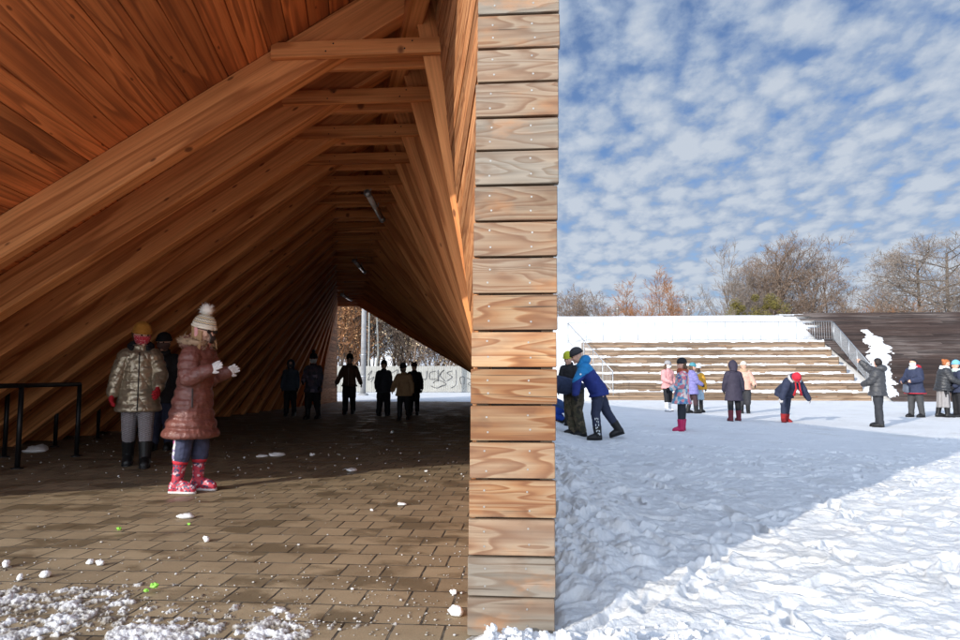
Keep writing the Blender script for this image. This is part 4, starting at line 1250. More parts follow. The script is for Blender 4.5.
def hand(mb, wrist, fdir, palm_n, s, curl=0.5, side=1, fat=1.0):
    """palm, four fingers, thumb; fdir: where the fingers point, palm_n: out of the palm"""
    f = fdir.normalized(); n = (palm_n - f * palm_n.dot(f)).normalized(); w = f.cross(n) * side
    L = 0.055 * s
    rings = []
    for t, a, b in ((-0.12, .020, .017), (0.15, .027, .016), (0.6, .034, .016), (1.0, .033, .013), (1.1, .026, .009)):
        rings.append((wrist + f * L * t, w * a * s * fat, n * b * s * fat))
    mb.loft(rings, 12)
    for k, ln in enumerate((0.050, 0.057, 0.053, 0.042)):
        base = wrist + f * L * 0.98 + w * (0.0235 - 0.0158 * k) * s * fat
        d = (f + w * (0.10 - 0.07 * k)).normalized(); p = base; pts = [p - d * 0.012 * s]
        c = curl * (0.8 + 0.12 * k)
        for j in range(3):
            pts.append(p); d = (d * math.cos(c * .55) + n * math.sin(c * .55)).normalized(); p = p + d * ln * s * (0.42, 0.33, 0.25)[j]
        pts.append(p)
        mb.tube(pts, [.0092 * s * fat, .0092 * s * fat, .0086 * s * fat, .0080 * s * fat, .0062 * s * fat], 8)
        mb.ball(p, .0064 * s * fat, seg=8)
    tb = wrist + f * L * 0.22 + w * 0.024 * s * fat
    d1 = (f * 0.72 + w * 0.65 + n * 0.25).normalized(); t1 = tb + d1 * 0.030 * s; d2 = (f * 0.9 + w * 0.25 + n * 0.3).normalized(); t2 = t1 + d2 * 0.026 * s
    mb.tube([tb - d1 * .01 * s, tb, t1, t2], [.012 * s * fat, .012 * s * fat, .0105 * s * fat, .0075 * s * fat], 8); mb.ball(t2, .0076 * s * fat, seg=8)
def fur_ring(name, c, u, v, r, n, L, mat, parent, a0=0, a1=2 * PI, out=None):
    mb = MB()
    for i in range(n):
        q = random.uniform(a0, a1); e = u * math.cos(q) + v * math.sin(q)
        p = c + e + Vector((random.gauss(0, r * .5), random.gauss(0, r * .5), random.gauss(0, r * .5)))
        d = (e.normalized() * 0.7 + Vector((random.gauss(0, .7), random.gauss(0, .7), random.gauss(0, .7))) + (out or Vector())).normalized()
        s = d.orthogonal().normalized(); s2 = d.cross(s); w = r * random.uniform(.12, .2); l = L * random.uniform(.6, 1.2)
        mb.add([p - d * r * .5 + s * w, p - d * r * .5 - s * w * .5 + s2 * w * .8, p - d * r * .5 - s * w * .5 - s2 * w * .8, p + d * l * .5 + s * w * .5, p + d * l], [(0, 1, 3), (1, 2, 3), (2, 0, 3), (0, 1, 4), (1, 2, 4), (2, 0, 4)])
    m = 20
    rings = []
    for i in range(m + 1):
        q = a0 + (a1 - a0) * i / m
        rings.append(c + u * math.cos(q) + v * math.sin(q))
    mb.tube(rings, r * .8, 8)
    return mb.build(name, mat, parent, shift=False, smooth=True)

def sph(az, el):
    return Vector((math.cos(el) * math.cos(az), math.cos(el) * math.sin(az), math.sin(el)))
def arm_dir(fwd, out, side):
    """fwd: swing forward from hanging; out: away from the body"""
    return Vector((math.sin(fwd) * math.cos(out), side * math.sin(out), -math.cos(fwd) * math.cos(out)))
D = math.radians

def person(label, foot, h, face, child=True, lean=0, slean=0, legs=((0, 0), (0, 0)), spread=0.03, arms=((10, 8, 15, 5), (10, 8, 15, 5)), head=(0, 0, 0),
           coat=None, pants=None, boots=None, hat=None, hair=None, scarf=None, mask=None, hood=None, gloves=None, skirt=None, extra=None, fine=False, group=None, crouch_feet=None, glasses=None, curl=0.5, footyaw=(0, 0)):
    """foot: ground point; face: world heading in degrees (0 = towards +X); legs: per leg (thigh swing, shank swing) in degrees, right first"""
    root = empty('person', foot, D(face)); tag(root, label, 'person', group)
    hd = 0.150 if child else 0.132
    vx = 0.0060 if fine else 0.0105
    # --- skeleton
    hip = Vector((0, 0, 0)); sp = Vector((math.sin(D(lean)), math.sin(D(slean)), math.cos(D(lean)))).normalized()
    fr = (Vector((math.cos(D(lean)), 0, -math.sin(D(lean))))); fr = (fr - sp * fr.dot(sp)).normalized(); lf = sp.cross(fr)
    th, sh = 0.232 * h, 0.225 * h
    J = []
    for i, s in enumerate((-1, 1)):
        a, b = legs[i]
        hj = hip + Vector((0, s * 0.048 * h, 0))
        kd = Vector((math.sin(D(a)), s * spread, -math.cos(D(a)))).normalized(); kn = hj + kd * th
        sd_ = Vector((math.sin(D(b)), s * spread * .6, -math.cos(D(b)))).normalized(); an = kn + sd_ * sh
        J.append((hj, kn, an, sd_))
    low = min(j[2].z for j in J); fx = sum(j[2].x for j in J) / 2
    sh_v = Vector((-fx if crouch_feet is None else crouch_feet, 0, 0.047 * h - low))
    hip = hip + sh_v; J = [(a + sh_v, b + sh_v, c + sh_v, d) for a, b, c, d in J]
    neck = hip + sp * 0.325 * h
    shd = [hip + sp * 0.292 * h + lf * s * 0.098 * h for s in (-1, 1)]
    AR = []
    ua, fa = 0.158 * h, 0.135 * h
    for i, s in enumerate((-1, 1)):
        a, o_, b, o2 = arms[i]
        el = shd[i] + arm_dir(D(a), D(o_), s) * ua; wr = el + arm_dir(D(b), D(o2), s) * fa
        AR.append((shd[i], el, wr, (wr - el).normalized()))
    hp, hy, hr = head                                   # nod down, turn left, tilt
    hu = (Matrix.Rotation(D(hy), 3, 'Z') @ Matrix.Rotation(D(hr), 3, 'X') @ Matrix.Rotation(D(hp), 3, 'Y')) @ Vector((0, 0, 1))
    hf = (Matrix.Rotation(D(hy), 3, 'Z') @ Matrix.Rotation(D(hr), 3, 'X') @ Matrix.Rotation(D(hp), 3, 'Y')) @ Vector((1, 0, 0))
    hl = hu.cross(hf)
    nb = neck + (sp * .6 + hu * .4) * 0.022 * h
    H = hd * h                                          # head height
    hc = nb + hu * H * 0.50 + hf * H * 0.06
    HP = lambda x, y, z: hc + hf * (x * H) + hl * (y * H) + hu * (z * H)
    # --- body: one continuous skin
    mb = MB()
    mb.loft([(hip - sp * .03 * h, fr * .055 * h, lf * .080 * h), (hip + sp * .03 * h, fr * .058 * h, lf * .085 * h), (hip + sp * .11 * h, fr * .052 * h, lf * .074 * h), (hip + sp * .20 * h, fr * .060 * h, lf * .085 * h),
             (hip + sp * .28 * h, fr * .055 * h, lf * .085 * h), (hip + sp * .315 * h, fr * .035 * h, lf * .055 * h)], 18)
    mb.tube([neck - sp * .03 * h, nb, HP(-.05, 0, -.2)], [.036 * h, .030 * h, .030 * h], 12)
    hrings = []
    for z, xf, xb, w in ((-.50, .10, .02, .10), (-.44, .24, .10, .20), (-.33, .31, .22, .27), (-.18, .35, .32, .315), (0.0, .365, .40, .335), (.15, .37, .44, .345), (.30, .33, .42, .32), (.41, .22, .32, .24), (.48, .10, .18, .12), (.50, .03, .08, .04)):
        hrings.append((HP((xf - xb) / 2, 0, z), hf * H * (xf + xb) / 2, hl * H * w))
    mb.loft(hrings, 20)
    mb.tube([HP(.33, 0, .04), HP(.40, 0, -.07), HP(.435, 0, -.13)], [.028 * H, .045 * H, .058 * H], 8); mb.ball(HP(.40, 0, -.13), .062 * H, seg=8)     # nose
    mb.ball(HP(.30, 0, -.40), .09 * H, seg=8)                                                                                               # chin
    mb.ball(HP(.33, 0, -.265), (.045 * H, .10 * H, .03 * H), seg=8, M=Matrix((hf, hl, hu)).transposed())                                     # mouth
    for s in (-1, 1):
        mb.ball(HP(-.02, s * .34, -.02), (.075 * H, .03 * H, .11 * H), seg=8, M=Matrix((hf, hl, hu)).transposed())                           # ears
        mb.ball(HP(.27, s * .17, -.12), .10 * H, seg=8)                                                                                      # cheeks
    for i in range(2):
        a, k, n_, sd_ = J[i]
        limb(mb, [a, k, n_], [.062 * h, .040 * h, .026 * h])
        fd = Vector((math.cos(D(footyaw[i])), math.sin(D(footyaw[i])), 0)); fz = n_.z - 0.047 * h
        mb.tube([n_ + Vector((0, 0, -.012 * h)) - fd * .022 * h, n_ + fd * .03 * h + Vector((0, 0, -.026 * h)), n_ + fd * .10 * h + Vector((0, 0, -.034 * h))], [.024 * h, .024 * h, .014 * h], 10)
        a, e, w_, d_ = AR[i]
        limb(mb, [a - sp * .012 * h, e, w_], [.026 * h, .024 * h, .018 * h])
        s = (-1, 1)[i]
        pn = (hip + sp * .15 * h - w_); pn = pn - d_ * pn.dot(d_)
        if not gloves: hand(mb, w_, d_, pn if pn.length > 1e-4 else fr, h / 1.55, curl, -s if False else s)
    skin_obj('body', mb, SKIN, root, vx, 3)
    for s in (-1, 1):
        me_ = MB(); me_.ball(HP(.335, s * .135, .03), (.035 * H, .05 * H, .038 * H), seg=8, M=Matrix((hf, hl, hu)).transposed()); me_.build('eye', EYE, root, shift=False, smooth=True)
    if glasses:
        g_ = MB()
        for s in (-1, 1):
            g_.ball(HP(.385, s * .15, .03), (.02 * H, .115 * H, .085 * H), seg=12, M=Matrix((hf, hl, hu)).transposed())
            g_.tube([HP(.37, s * .26, .06), HP(.1, s * .355, .06), HP(-.05, s * .36, .04)], .014 * H, 6)
        g_.tube([HP(.40, -.05, .05), HP(.41, 0, .055), HP(.40, .05, .05)], .014 * H, 6)
        g_.build('glasses', glasses, root, shift=False, smooth=True)
    # --- trousers
    if pants:
        mb = MB(); pr = pants.get('fit', 1.0)
        mb.loft([(hip - sp * .05 * h, fr * .066 * h, lf * .088 * h), (hip + sp * .02 * h, fr * .066 * h, lf * .088 * h), (hip + sp * .06 * h, fr * .060 * h, lf * .080 * h), (hip + sp * .09 * h, fr * .06 * h, lf * .08 * h)], 16)
        for i in range(2):
            a, k, n_, sd_ = J[i]
            e_ = n_ - sd_ * (.01 * h)
            bh_ = boots.get('h', .14) if boots else 0
            if bh_ >= .115:      # trousers tucked into the boots
                limb(mb, [a, a.lerp(k, .5), k, k.lerp(n_, .30), n_ - sd_ * bh_ * .93 * h, n_ - sd_ * (bh_ * .6) * h], [.058 * h * (pr * .5 + .5), .058 * h * pr, .048 * h * pr, .046 * h * pr, .041 * h, .030 * h])
            else:
              limb(mb, [a, a.lerp(k, .5), k, k.lerp(n_, .45), e_], [.058 * h * (pr * .5 + .5), .058 * h * pr, .048 * h * pr, .044 * h * pr, .038 * h * pr])
        def crease(co):
            x = fbm(co[:, 0] * 9 + co[:, 1] * 9, co[:, 2] * 16 + 3, 3)
            return (x - .5) * .014 * pants.get('crease', 1.0)
        pm = pants['mat'] if isinstance(pants['mat'], (list, tuple)) else [pants['mat']]
        pk = None
        if len(pm) > 1:      # a stripe down the outer side
            s_ = pants.get('stripe', -1); ii = 0 if s_ < 0 else 1
            pk = lambda p: 1 if (p.z < J[ii][0].z - .04 * h and (p.y * s_) > abs(J[ii][1].y) + .012 * h * pr and p.x < J[ii][0].lerp(J[ii][2], max(0, min(1, (J[ii][0].z - p.z) / (J[ii][0].z - J[ii][2].z)))).x - .012 * h) else 0
        skin_obj('trousers', mb, pm, root, vx * 1.1, 2, pk, crease)
    # --- boots
    if boots:
        for i in range(2):
            a, k, n_, sd_ = J[i]
            fd = Vector((math.cos(D(footyaw[i])), math.sin(D(footyaw[i])), 0)); tilt = max(0, -sd_.x) * 0.55
            fd = (fd + Vector((0, 0, -tilt))).normalized() if tilt > .12 else fd
            up = (Vector((0, 0, 1)) - fd * fd.z).normalized(); sw = up.cross(fd)
            mb = MB(); z0 = -.047 * h; bt = boots.get('h', .14) * h; bw = boots.get('w', 1.0)
            sole = [(-.040, .022, .026), (-.034, .030, .034), (.0, .034, .038), (.05, .034, .036), (.085, .032, .030), (.108, .024, .024), (.116, .010, .016)]
            rings = [(n_ + fd * x * h + up * (z0 + hh * h), sw * w * h * bw, up * hh * h) for x, w, hh in sole]
            mb.loft(rings, 16)
            mb.tube([n_ + up * (z0 + .03 * h), n_ + up * .0, n_ - sd_ * bt * .6, n_ - sd_ * bt], [.036 * h * bw, .036 * h * bw, .040 * h * bw, .044 * h * bw], 14)
            bm_ = [boots['mat']]
            o = skin_obj('boot', mb, bm_ + ([boots['mat2']] if 'mat2' in boots else []), root, vx * .9, 2, (lambda p: 1 if (p - n_).dot(-sd_) > bt * .55 else 0) if 'mat2' in boots else None)
            ms = MB(); ms.loft([(n_ + fd * x * h + up * (z0 + .008 * h), sw * w * 1.06 * h * bw, up * .010 * h) for x, w, hh in sole], 14); ms.build('sole', boots.get('sole', BOOTBLK), o, shift=False, smooth=True)
            if boots.get('cuff'):
                mc_ = MB()
                q = n_ - sd_ * bt * .93; mc_.tube([q + sd_ * .014 * h, q, q - sd_ * .014 * h], [.046 * h * bw, .050 * h * bw, .046 * h * bw], 14); mc_.build('cuff', boots['cuff'], o, shift=False, smooth=True)
    # --- skirt
    if skirt:
        mb = MB(); top = hip + sp * .05 * h
        kz = hip + Vector((0, 0, -skirt['len'] * h)) + (J[0][1] + J[1][1] - J[0][0] - J[1][0]) * .2
        mb.loft([(top, fr * .072 * h, lf * .095 * h), (hip, fr * .080 * h, lf * .104 * h), (hip.lerp(kz, .5), fr * .088 * h, lf * .112 * h), (kz, Vector((.098 * h, 0, 0)), Vector((0, .118 * h, 0)))], 20)
        skin_obj('skirt', mb, skirt['mat'], root, vx * 1.2, 2, None, lambda co: (np.sin(np.arctan2(co[:, 1] - hip.y, co[:, 0] - hip.x) * 9) * .006 * h))
    # --- coat
    if coat:
        mb = MB(); hem = coat.get('hem', .06); fl = coat.get('flare', 1.0); tk = coat.get('thick', 1.0); pf = coat.get('puff', 0); amp = coat.get('amp', .05)
        gdown = (Vector((0, 0, -1)) * .75 - sp * .25).normalized()
        prof = [(.318, .046, .060), (.300, .066, .096), (.26, .078, .112), (.20, .083, .110), (.12, .084, .104), (.04, .092, .114), (-.02, .097, .124)]
        pts = []
        for t, a, b in prof:
            if t < -hem: break
            pts.append((hip + sp * t * h, a, b))
        if hem > .03:
            pts.append((hip + gdown * hem * .5 * h, .099 + .008 * fl, .128 + .006 * fl)); pts.append((hip + gdown * hem * h, .101 + .022 * fl, .130 + .016 * fl))
        # resample
        rings = []; tot = sum((pts[i + 1][0] - pts[i][0]).length for i in range(len(pts) - 1)); m = 46 if pf else 22; acc = 0; cum = [0]
        for i in range(len(pts) - 1): acc += (pts[i + 1][0] - pts[i][0]).length; cum.append(acc)
        for k in range(m + 1):
            d_ = tot * k / m; i = max(j for j in range(len(cum) - 1) if cum[j] <= d_ + 1e-9); t = (d_ - cum[i]) / (cum[i + 1] - cum[i])
            c = pts[i][0].lerp(pts[i + 1][0], t); a = pts[i][1] * (1 - t) + pts[i + 1][1] * t; b = pts[i][2] * (1 - t) + pts[i + 1][2] * t
            if pf: q = 1 - amp + 2 * amp * abs(math.sin(PI * pf * k / m)) ** .6; a *= q; b *= q
            low_ = sstep(.55, 1.0, np.float64(k / m)); f2 = fr.lerp(Vector((1, 0, 0)), float(low_) * .7).normalized(); l2 = lf
            rings.append((c, f2 * a * h * tk, l2 * b * h * tk))
        mb.loft(rings, 28)
        for i in range(2):
            a, e, w_, d_ = AR[i]
            st = hip + sp * .270 * h + lf * (-1, 1)[i] * .082 * h
            limb(mb, [st, e, w_ - d_ * .004 * h], [.061 * h * tk, .046 * h * tk, .037 * h * tk], 16, 5, puff=(3 if pf else 0), amp=amp * 1.2)
        if coat.get('collar', True):
            mb.tube([neck - sp * .03 * h, neck + sp * .012 * h, neck + sp * .03 * h + fr * .004 * h], [.062 * h, .052 * h, .050 * h], 16)
        cm = coat['mat'] if isinstance(coat['mat'], (list, tuple)) else [coat['mat']]
        pk = None
        if len(cm) > 1:
            lim = coat.get('yoke', .17) * h
            pk = (lambda p: 1 if (p - hip).dot(sp) > lim and (coat.get('sleeves', True) or abs((p - hip).dot(lf)) < .09 * h) else 0)
            if 'pick' in coat: pk = lambda p: coat['pick'](p, hip, sp, lf, fr, h)
        def wr_(co):
            x = fbm(co[:, 0] * 11 + co[:, 1] * 13, co[:, 2] * 13, 3); y = fbm(co[:, 1] * 17 + 5 - co[:, 0] * 7, co[:, 2] * 30, 3)
            return ((x - .5) * .020 + (y - .5) * .008) * coat.get('crease', 1.0) * h / 1.4
        co_ = skin_obj('coat', mb, cm, root, vx * (1.05 if fine else 1.0), 2 if pf else 3, pk, wr_)
        if coat.get('zip'):
            mz = MB(); zp = []
            for c, u, v in rings[2:-1]: zp.append(c + u * 1.02)
            mz.tube(zp, .0045 * h, 6); mz.build('zip', coat['zip'], co_, shift=False)
        if coat.get('trim'):
            c, u, v = rings[-1]; mt_ = MB(); n = 28
            for k in range(n + 1):
                pass
            mt_.tube([c + u * math.cos(2 * PI * k / n) + v * math.sin(2 * PI * k / n) for k in range(n + 1)], .008 * h, 6); mt_.build('hem', coat['trim'], co_, shift=False)
    # --- gloves
    if gloves:
        for i in range(2):
            s = (-1, 1)[i]; a, e, w_, d_ = AR[i]; mb = MB()
            pn = (hip + sp * .15 * h - w_); pn = pn - d_ * pn.dot(d_)
            fdv = gloves.get('dirs', [None, None])[i] or d_
            hand(mb, w_ + d_ * .004 * h, fdv, gloves.get('palms', [None, None])[i] or (pn if pn.length > 1e-4 else fr), h / 1.5 * (1.15 if gloves.get('fat') else 1), gloves.get('curl', .6), s, gloves.get('fat', 1.22))
            mb.tube([w_ - d_ * .02 * h, w_ + d_ * .006 * h], [.0265 * h * gloves.get('fat', 1.22) / 1.22, .0245 * h * gloves.get('fat', 1.22) / 1.22], 12)
            skin_obj('glove', mb, gloves['mat'], root, .0036 if fine else .006, 2)
    # --- hair
    if hair:
        mh = MB(); ln = hair.get('len', .0)
        hr2 = []
        for z, xf, xb, w in ((-.30, -.12, .36, .30), (-.1, -.02, .45, .375), (0.1, .02, .49, .39), (.22, .30, .49, .385), (.34, .33, .44, .34), (.45, .22, .33, .25), (.53, .05, .15, .1)):
            hr2.append((HP((xf - xb) / 2, 0, z), hf * H * (xf + xb) / 2, hl * H * w))
        mh.loft(hr2, 20)
        if ln:
            for k in range(26):
                q = D(100) + D(160) * k / 25 if not hair.get('front') else D(55) + D(250) * k / 25
                b0 = HP(.36 * math.cos(q) - .04, .37 * math.sin(q), -.12); jj = random.uniform(-.03, .03)
                p1 = b0 + (hf * math.cos(q) + hl * math.sin(q)) * H * .10 - Vector((0, 0, 1)) * ln * h * .45
                p2 = b0 + (hf * math.cos(q + jj * 4) + hl * math.sin(q + jj * 4)) * H * (.16 + jj) - Vector((0, 0, 1)) * ln * h * random.uniform(.8, 1.05)
                mh.tube([b0 + hu * .12 * H, b0, p1, p2], [.045 * H, .055 * H, .05 * H, .012 * H], 6)
        if hair.get('bun'): mh.ball(HP(-.42, 0, .30), .2 * H, seg=12)
        skin_obj('hair', mh, hair['mat'], root, vx * .9, 2)
    # --- hat
    if hat:
        mh = MB(); hh = hat.get('h', .62); rr = []
        for z, k in ((.10, 1.0), (.16, 1.03), (.24, 1.03), (.32, .98), (.42, .88), (.50, .72), (.56, .50), (.60, .26), (.615, .06)):
            zz_ = .10 + (z - .10) * (hh - .10) / .515
            rr.append((HP(-.045, 0, zz_) - hf * .02 * H, hf * H * .455 * k, hl * H * .395 * k))
        mh.loft(rr, 28)
        ho = mh.build('hat', hat['mat'], root, shift=False, smooth=True, uv=True)
        mb_ = MB()
        if hat.get('band', True):
            n = 28; mb_.tube([HP(-.055, 0, .13) + hf * .46 * H * math.cos(2 * PI * k / n) + hl * .40 * H * math.sin(2 * PI * k / n) for k in range(n + 1)], .055 * H, 8)
            mb_.build('brim', hat.get('bandmat', hat['mat'] if 'plain' not in hat else hat['plain']), ho, shift=False, smooth=True)
        if hat.get('pom'):
            mp = MB(); pc = HP(-.10, 0, hh + .13); r = hat.get('pomr', .19) * H
            mp.ball(pc, r * .8, seg=14)
            for k in range(420):
                d_ = Vector((random.gauss(0, 1), random.gauss(0, 1), random.gauss(0, 1))).normalized(); s_ = d_.orthogonal().normalized(); s2 = d_.cross(s_); w = r * .07
                a_ = pc + d_ * r * .6; mp.add([a_ + s_ * w, a_ - s_ * w * .5 + s2 * w, a_ - s_ * w * .5 - s2 * w, pc + (d_ + Vector((random.gauss(0, .18), random.gauss(0, .18), random.gauss(0, .18)))) * r * random.uniform(.95, 1.18)], [(0, 1, 3), (1, 2, 3), (2, 0, 3)])
            mp.build('pompom', hat['pom'], ho, shift=False, smooth=True)
        if hat.get('ears'):
            for s in (-1, 1):
                me_ = MB(); me_.loft([(HP(-.03, s * .22, .50), hl * .13 * H, hf * .07 * H), (HP(-.03, s * .25, .62), hl * .10 * H, hf * .05 * H), (HP(-.03, s * .27, .73), hl * .02 * H, hf * .02 * H)], 10); me_.build('hat_ear', hat['mat'], ho, shift=False, smooth=True)
    if hood:
        if hood.get('up'):
            mh = MB()
            rr = []
            for x, a in ((.30, .42), (.24, .47), (.1, .51), (-.1, .53), (-.3, .48), (-.45, .34), (-.54, .12)):
                rr.append((HP(x, 0, .06 - .10 * (x < -.2)), hl * a * .93 * H, hu * a * 1.12 * H))
            mh.loft(rr, 24, cap=True)
            mh.tube([HP(-.15, 0, -.25), neck + sp * .0 * h - fr * .015 * h], [.42 * H, .060 * h], 16)
            ho = skin_obj('hood', mh, hood['mat'], root, vx, 2)
            # the face opening: a dark lining set into the hood, the face in front of it
            if hood.get('fur'): fur_ring('hood_fur', HP(.30, 0, .05), hl * .40 * H, hu * .48 * H, .07 * H, 500 if fine else 260, .11 * H, hood['fur'], ho, out=hf * .5)
        else:
            # hood lying on the back and shoulders
            mh = MB()
            c0 = neck + sp * .012 * h - fr * .045 * h
            mh.ball(c0, (.072 * h, .090 * h, .055 * h), seg=16, M=Matrix((fr, lf, sp)).transposed())
            mh.tube([neck + fr * .052 * h * math.cos(q) + lf * .062 * h * math.sin(q) - sp * .002 * h - fr * .006 * h + sp * .02 * h * (math.cos(q) < 0) for q in np.linspace(D(35), D(325), 16)], .024 * h, 10)
            ho = skin_obj('hood', mh, hood['mat'], root, vx, 2)
            if hood.get('fur'): fur_ring('hood_fur', neck + sp * .020 * h - fr * .018 * h, fr * .074 * h, lf * .085 * h, .022 * h, 650 if fine else 300, .030 * h, hood['fur'], ho, D(28), D(332), out=sp * .25)
    if scarf:
        ms = MB()
        for k, (dz, r_, sc_) in enumerate(((-.008, .024, 1.0), (.018, .023, .93))):
            n = 20; ms.tube([neck + sp * (dz + .006 * math.sin(3 * q)) * h + fr * .056 * h * sc_ * math.cos(q) + lf * .060 * h * sc_ * math.sin(q) for q in np.linspace(0, 2 * PI, n + 1)], r_ * h, 10)
        if scarf.get('tails'):
            for s in (-1, 1):
                b0 = neck + fr * .075 * h + lf * s * .02 * h
                ms.tube([b0, b0 - Vector((0, 0, .07 * h)) + fr * .02 * h, b0 - Vector((0, 0, .16 * h)) + lf * s * .02 * h + fr * .01 * h], [.02 * h, .018 * h, .022 * h], 8)
        skin_obj('scarf', ms, scarf['mat'], root, vx * .8, 2, None, lambda co: (fbm(co[:, 0] * 40, co[:, 2] * 40 + co[:, 1] * 30, 3) - .5) * .010)
    if mask:
        mm = MB(); rr = []
        for z, xf, w in ((-.44, .24, .19), (-.36, .36, .27), (-.24, .445, .325), (-.12, .485, .35), (-.03, .43, .35), (.0, .39, .345)):
            rr.append((HP(.03, 0, z), hf * H * (xf - .03), hl * H * w))
        mm.loft(rr, 24)
        mo = mm.build('face_mask', mask, root, shift=False, smooth=True)
        ml = MB()
        for s in (-1, 1): ml.tube([HP(.10, s * .345, -.10), HP(-.02, s * .37, .03), HP(-.09, s * .36, -.05)], .010 * H, 5)
        ml.build('mask_strap', mask, mo, shift=False)
    info = dict(root=root, hip=hip, neck=neck, AR=AR, J=J, HP=HP, H=H, sp=sp, fr=fr, lf=lf, h=h, hc=hc)
    if extra: extra(info)
    return info

def spot(px, py, yard=False):
    p = on_ground(px, py, 0.0)
    if yard:
        for _ in range(8):
            z = float(yard_z(np.float64(p.x), np.float64(p.y))); p = on_ground(px, py, z + 0.0)
        p.z = float(snow_height(np.array([p.x]), np.array([p.y]))[0]) - 0.012
    else: p.z = 0.0
    return p
def height_for(p, px, py_top):
    """metres between the spot and what is seen at py_top straight above it"""
    return at_depth(px, py_top, p.y).z - p.z

# ---------------- the girl in the pink quilted coat
def coat_quilt(name, col, rough, metal=0.0, spec=0.5, diag=False):
    m, nt, b = new_mat(name)
    oc = objco(nt)
    n = noise(nt, oc, 12.0, 3.0, .6)
    lk(nt, ramp(nt, n, [(.3, tuple(c * .86 for c in col)), (.7, tuple(min(1, c * 1.1) for c in col))]), b.inputs['Base Color'])
    b.inputs['Roughness'].default_value = rough; b.inputs['Metallic'].default_value = metal; b.inputs['Specular IOR Level'].default_value = spec
    w = noise(nt, mapping(nt, oc, (1, 1, 2.2)), 22.0, 5.0, .62, 1.0)
    h = w
    if diag:
        s = N(nt, 'ShaderNodeSeparateXYZ'); lk(nt, oc, s.inputs[0])
        u = mth(nt, 'ADD', mth(nt, 'MULTIPLY', s.outputs['Y'], 1.0), mth(nt, 'MULTIPLY', s.outputs['Z'], .62))
        u2 = mth(nt, 'SUBTRACT', mth(nt, 'MULTIPLY', s.outputs['Z'], .62), s.outputs['Y'])
        a = mth(nt, 'ABSOLUTE', mth(nt, 'SINE', mth(nt, 'MULTIPLY', u, 20.0)))
        c = mth(nt, 'ABSOLUTE', mth(nt, 'SINE', mth(nt, 'MULTIPLY', u2, 20.0)))
        q = mth(nt, 'POWER', mth(nt, 'MINIMUM', a, mth(nt, 'ADD', c, .35)), .5)
        h = mth(nt, 'ADD', mth(nt, 'MULTIPLY', w, .35), mth(nt, 'MULTIPLY', q, 1.0))
    bump(nt, b, h, .5 if not diag else .38, .018)
    return m
PINKC = coat_quilt('pink_quilt', (0.170, 0.064, 0.052), 0.30, 0.0, .5)
BRONZE = coat_quilt('bronze_quilt', (0.34, 0.28, 0.20), 0.28, 0.5, .5, diag=True)
def knit_zigzag():
    m, nt, b = new_mat('zigzag_knit')
    uv = N(nt, 'ShaderNodeTexCoord').outputs['UV']
    s = N(nt, 'ShaderNodeSeparateXYZ'); lk(nt, uv, s.inputs[0])
    z = mth(nt, 'PINGPONG', mth(nt, 'MULTIPLY', s.outputs['X'], 22.0), 0.5)
    v = mth(nt, 'ADD', s.outputs['Y'], mth(nt, 'MULTIPLY', z, 0.07))
    f = mth(nt, 'FRACT', mth(nt, 'MULTIPLY', v, 4.6))
    c = ramp(nt, f, [(0.0, (0.72, 0.64, 0.50)), (0.34, (0.045, 0.06, 0.085)), (0.50, (0.72, 0.64, 0.5)), (0.62, (0.55, 0.36, 0.12)), (0.78, (0.72, .64, .5)), (0.9, (0.05, .06, .08))], 'CONSTANT')
    base = mixc(nt, mth(nt, 'LESS_THAN', s.outputs['Y'], 0.27), c, (0.75, 0.68, 0.56))
    base = mixc(nt, mth(nt, 'GREATER_THAN', s.outputs['Y'], 0.93), base, (0.75, 0.68, 0.56))
    lk(nt, base, b.inputs['Base Color']); b.inputs['Roughness'].default_value = .95
    bump(nt, b, mth(nt, 'ADD', mth(nt, 'SINE', mth(nt, 'MULTIPLY', s.outputs['X'], 420.0)), mth(nt, 'SINE', mth(nt, 'MULTIPLY', s.outputs['Y'], 130.0))), .3, .004)
    return m
ZIGZAG = knit_zigzag()
CREAM = cloth('cream_knit', (0.74, 0.67, 0.55), .95, .3, 80)
p = spot(187, 492)
hg = height_for(p, 187, 319) / 0.985
def girl_extra(I):
    h = I['h']; HP = I['HP']; H = I['H']; root = I['root']
    # dark face mask hanging forward of the chin, pink inner hood, coat pocket, zip
    mb = MB(); mb.loft([(HP(.36, 0, -.05), I['lf'] * .16 * H, I['fr'] * .02 * H), (HP(.50, 0, -.20), I['lf'] * .19 * H, I['fr'] * .03 * H), (HP(.44, 0, -.42), I['lf'] * .13 * H, I['fr'] * .02 * H)], 12); mb.build('face_mask', cloth('grey_mask', (.05, .045, .045), .7), root, shift=False, smooth=True)
    mb = MB()
    for s in (-1, 1): mb.tube([HP(-.10, s * .36, .10), HP(.02, s * .40, -.12), HP(.06, s * .36, -.38), HP(.16, s * .2, -.62)], [.07 * H, .085 * H, .09 * H, .06 * H], 8)
    mb.tube([HP(-.36, -.2, -.25), HP(-.40, 0, -.3), HP(-.36, .2, -.25)], .12 * H, 8)
    skin_obj('inner_hood', mb, cloth('pink_fleece', (.66, .33, .33), .9), root, .006, 2)
    mb = MB(); q = I['hip'] + I['fr'] * .062 * h - I['lf'] * .108 * h; mb.tube([q + Vector((0, 0, .09 * h)), q + Vector((.004, 0, -.015 * h))], .0045 * h, 6); mb.build('pocket_zip', ZIP, root, shift=False)
BOOTPINK = patches('pink_boot', [(0.40, 0.025, 0.055), (0.42, 0.03, 0.06), (0.05, 0.04, 0.09), (0.46, 0.05, 0.08), (0.40, 0.03, 0.05), (0.55, 0.36, 0.40), (0.40, 0.025, 0.05), (0.05, 0.045, 0.10)], 62.0, .5)
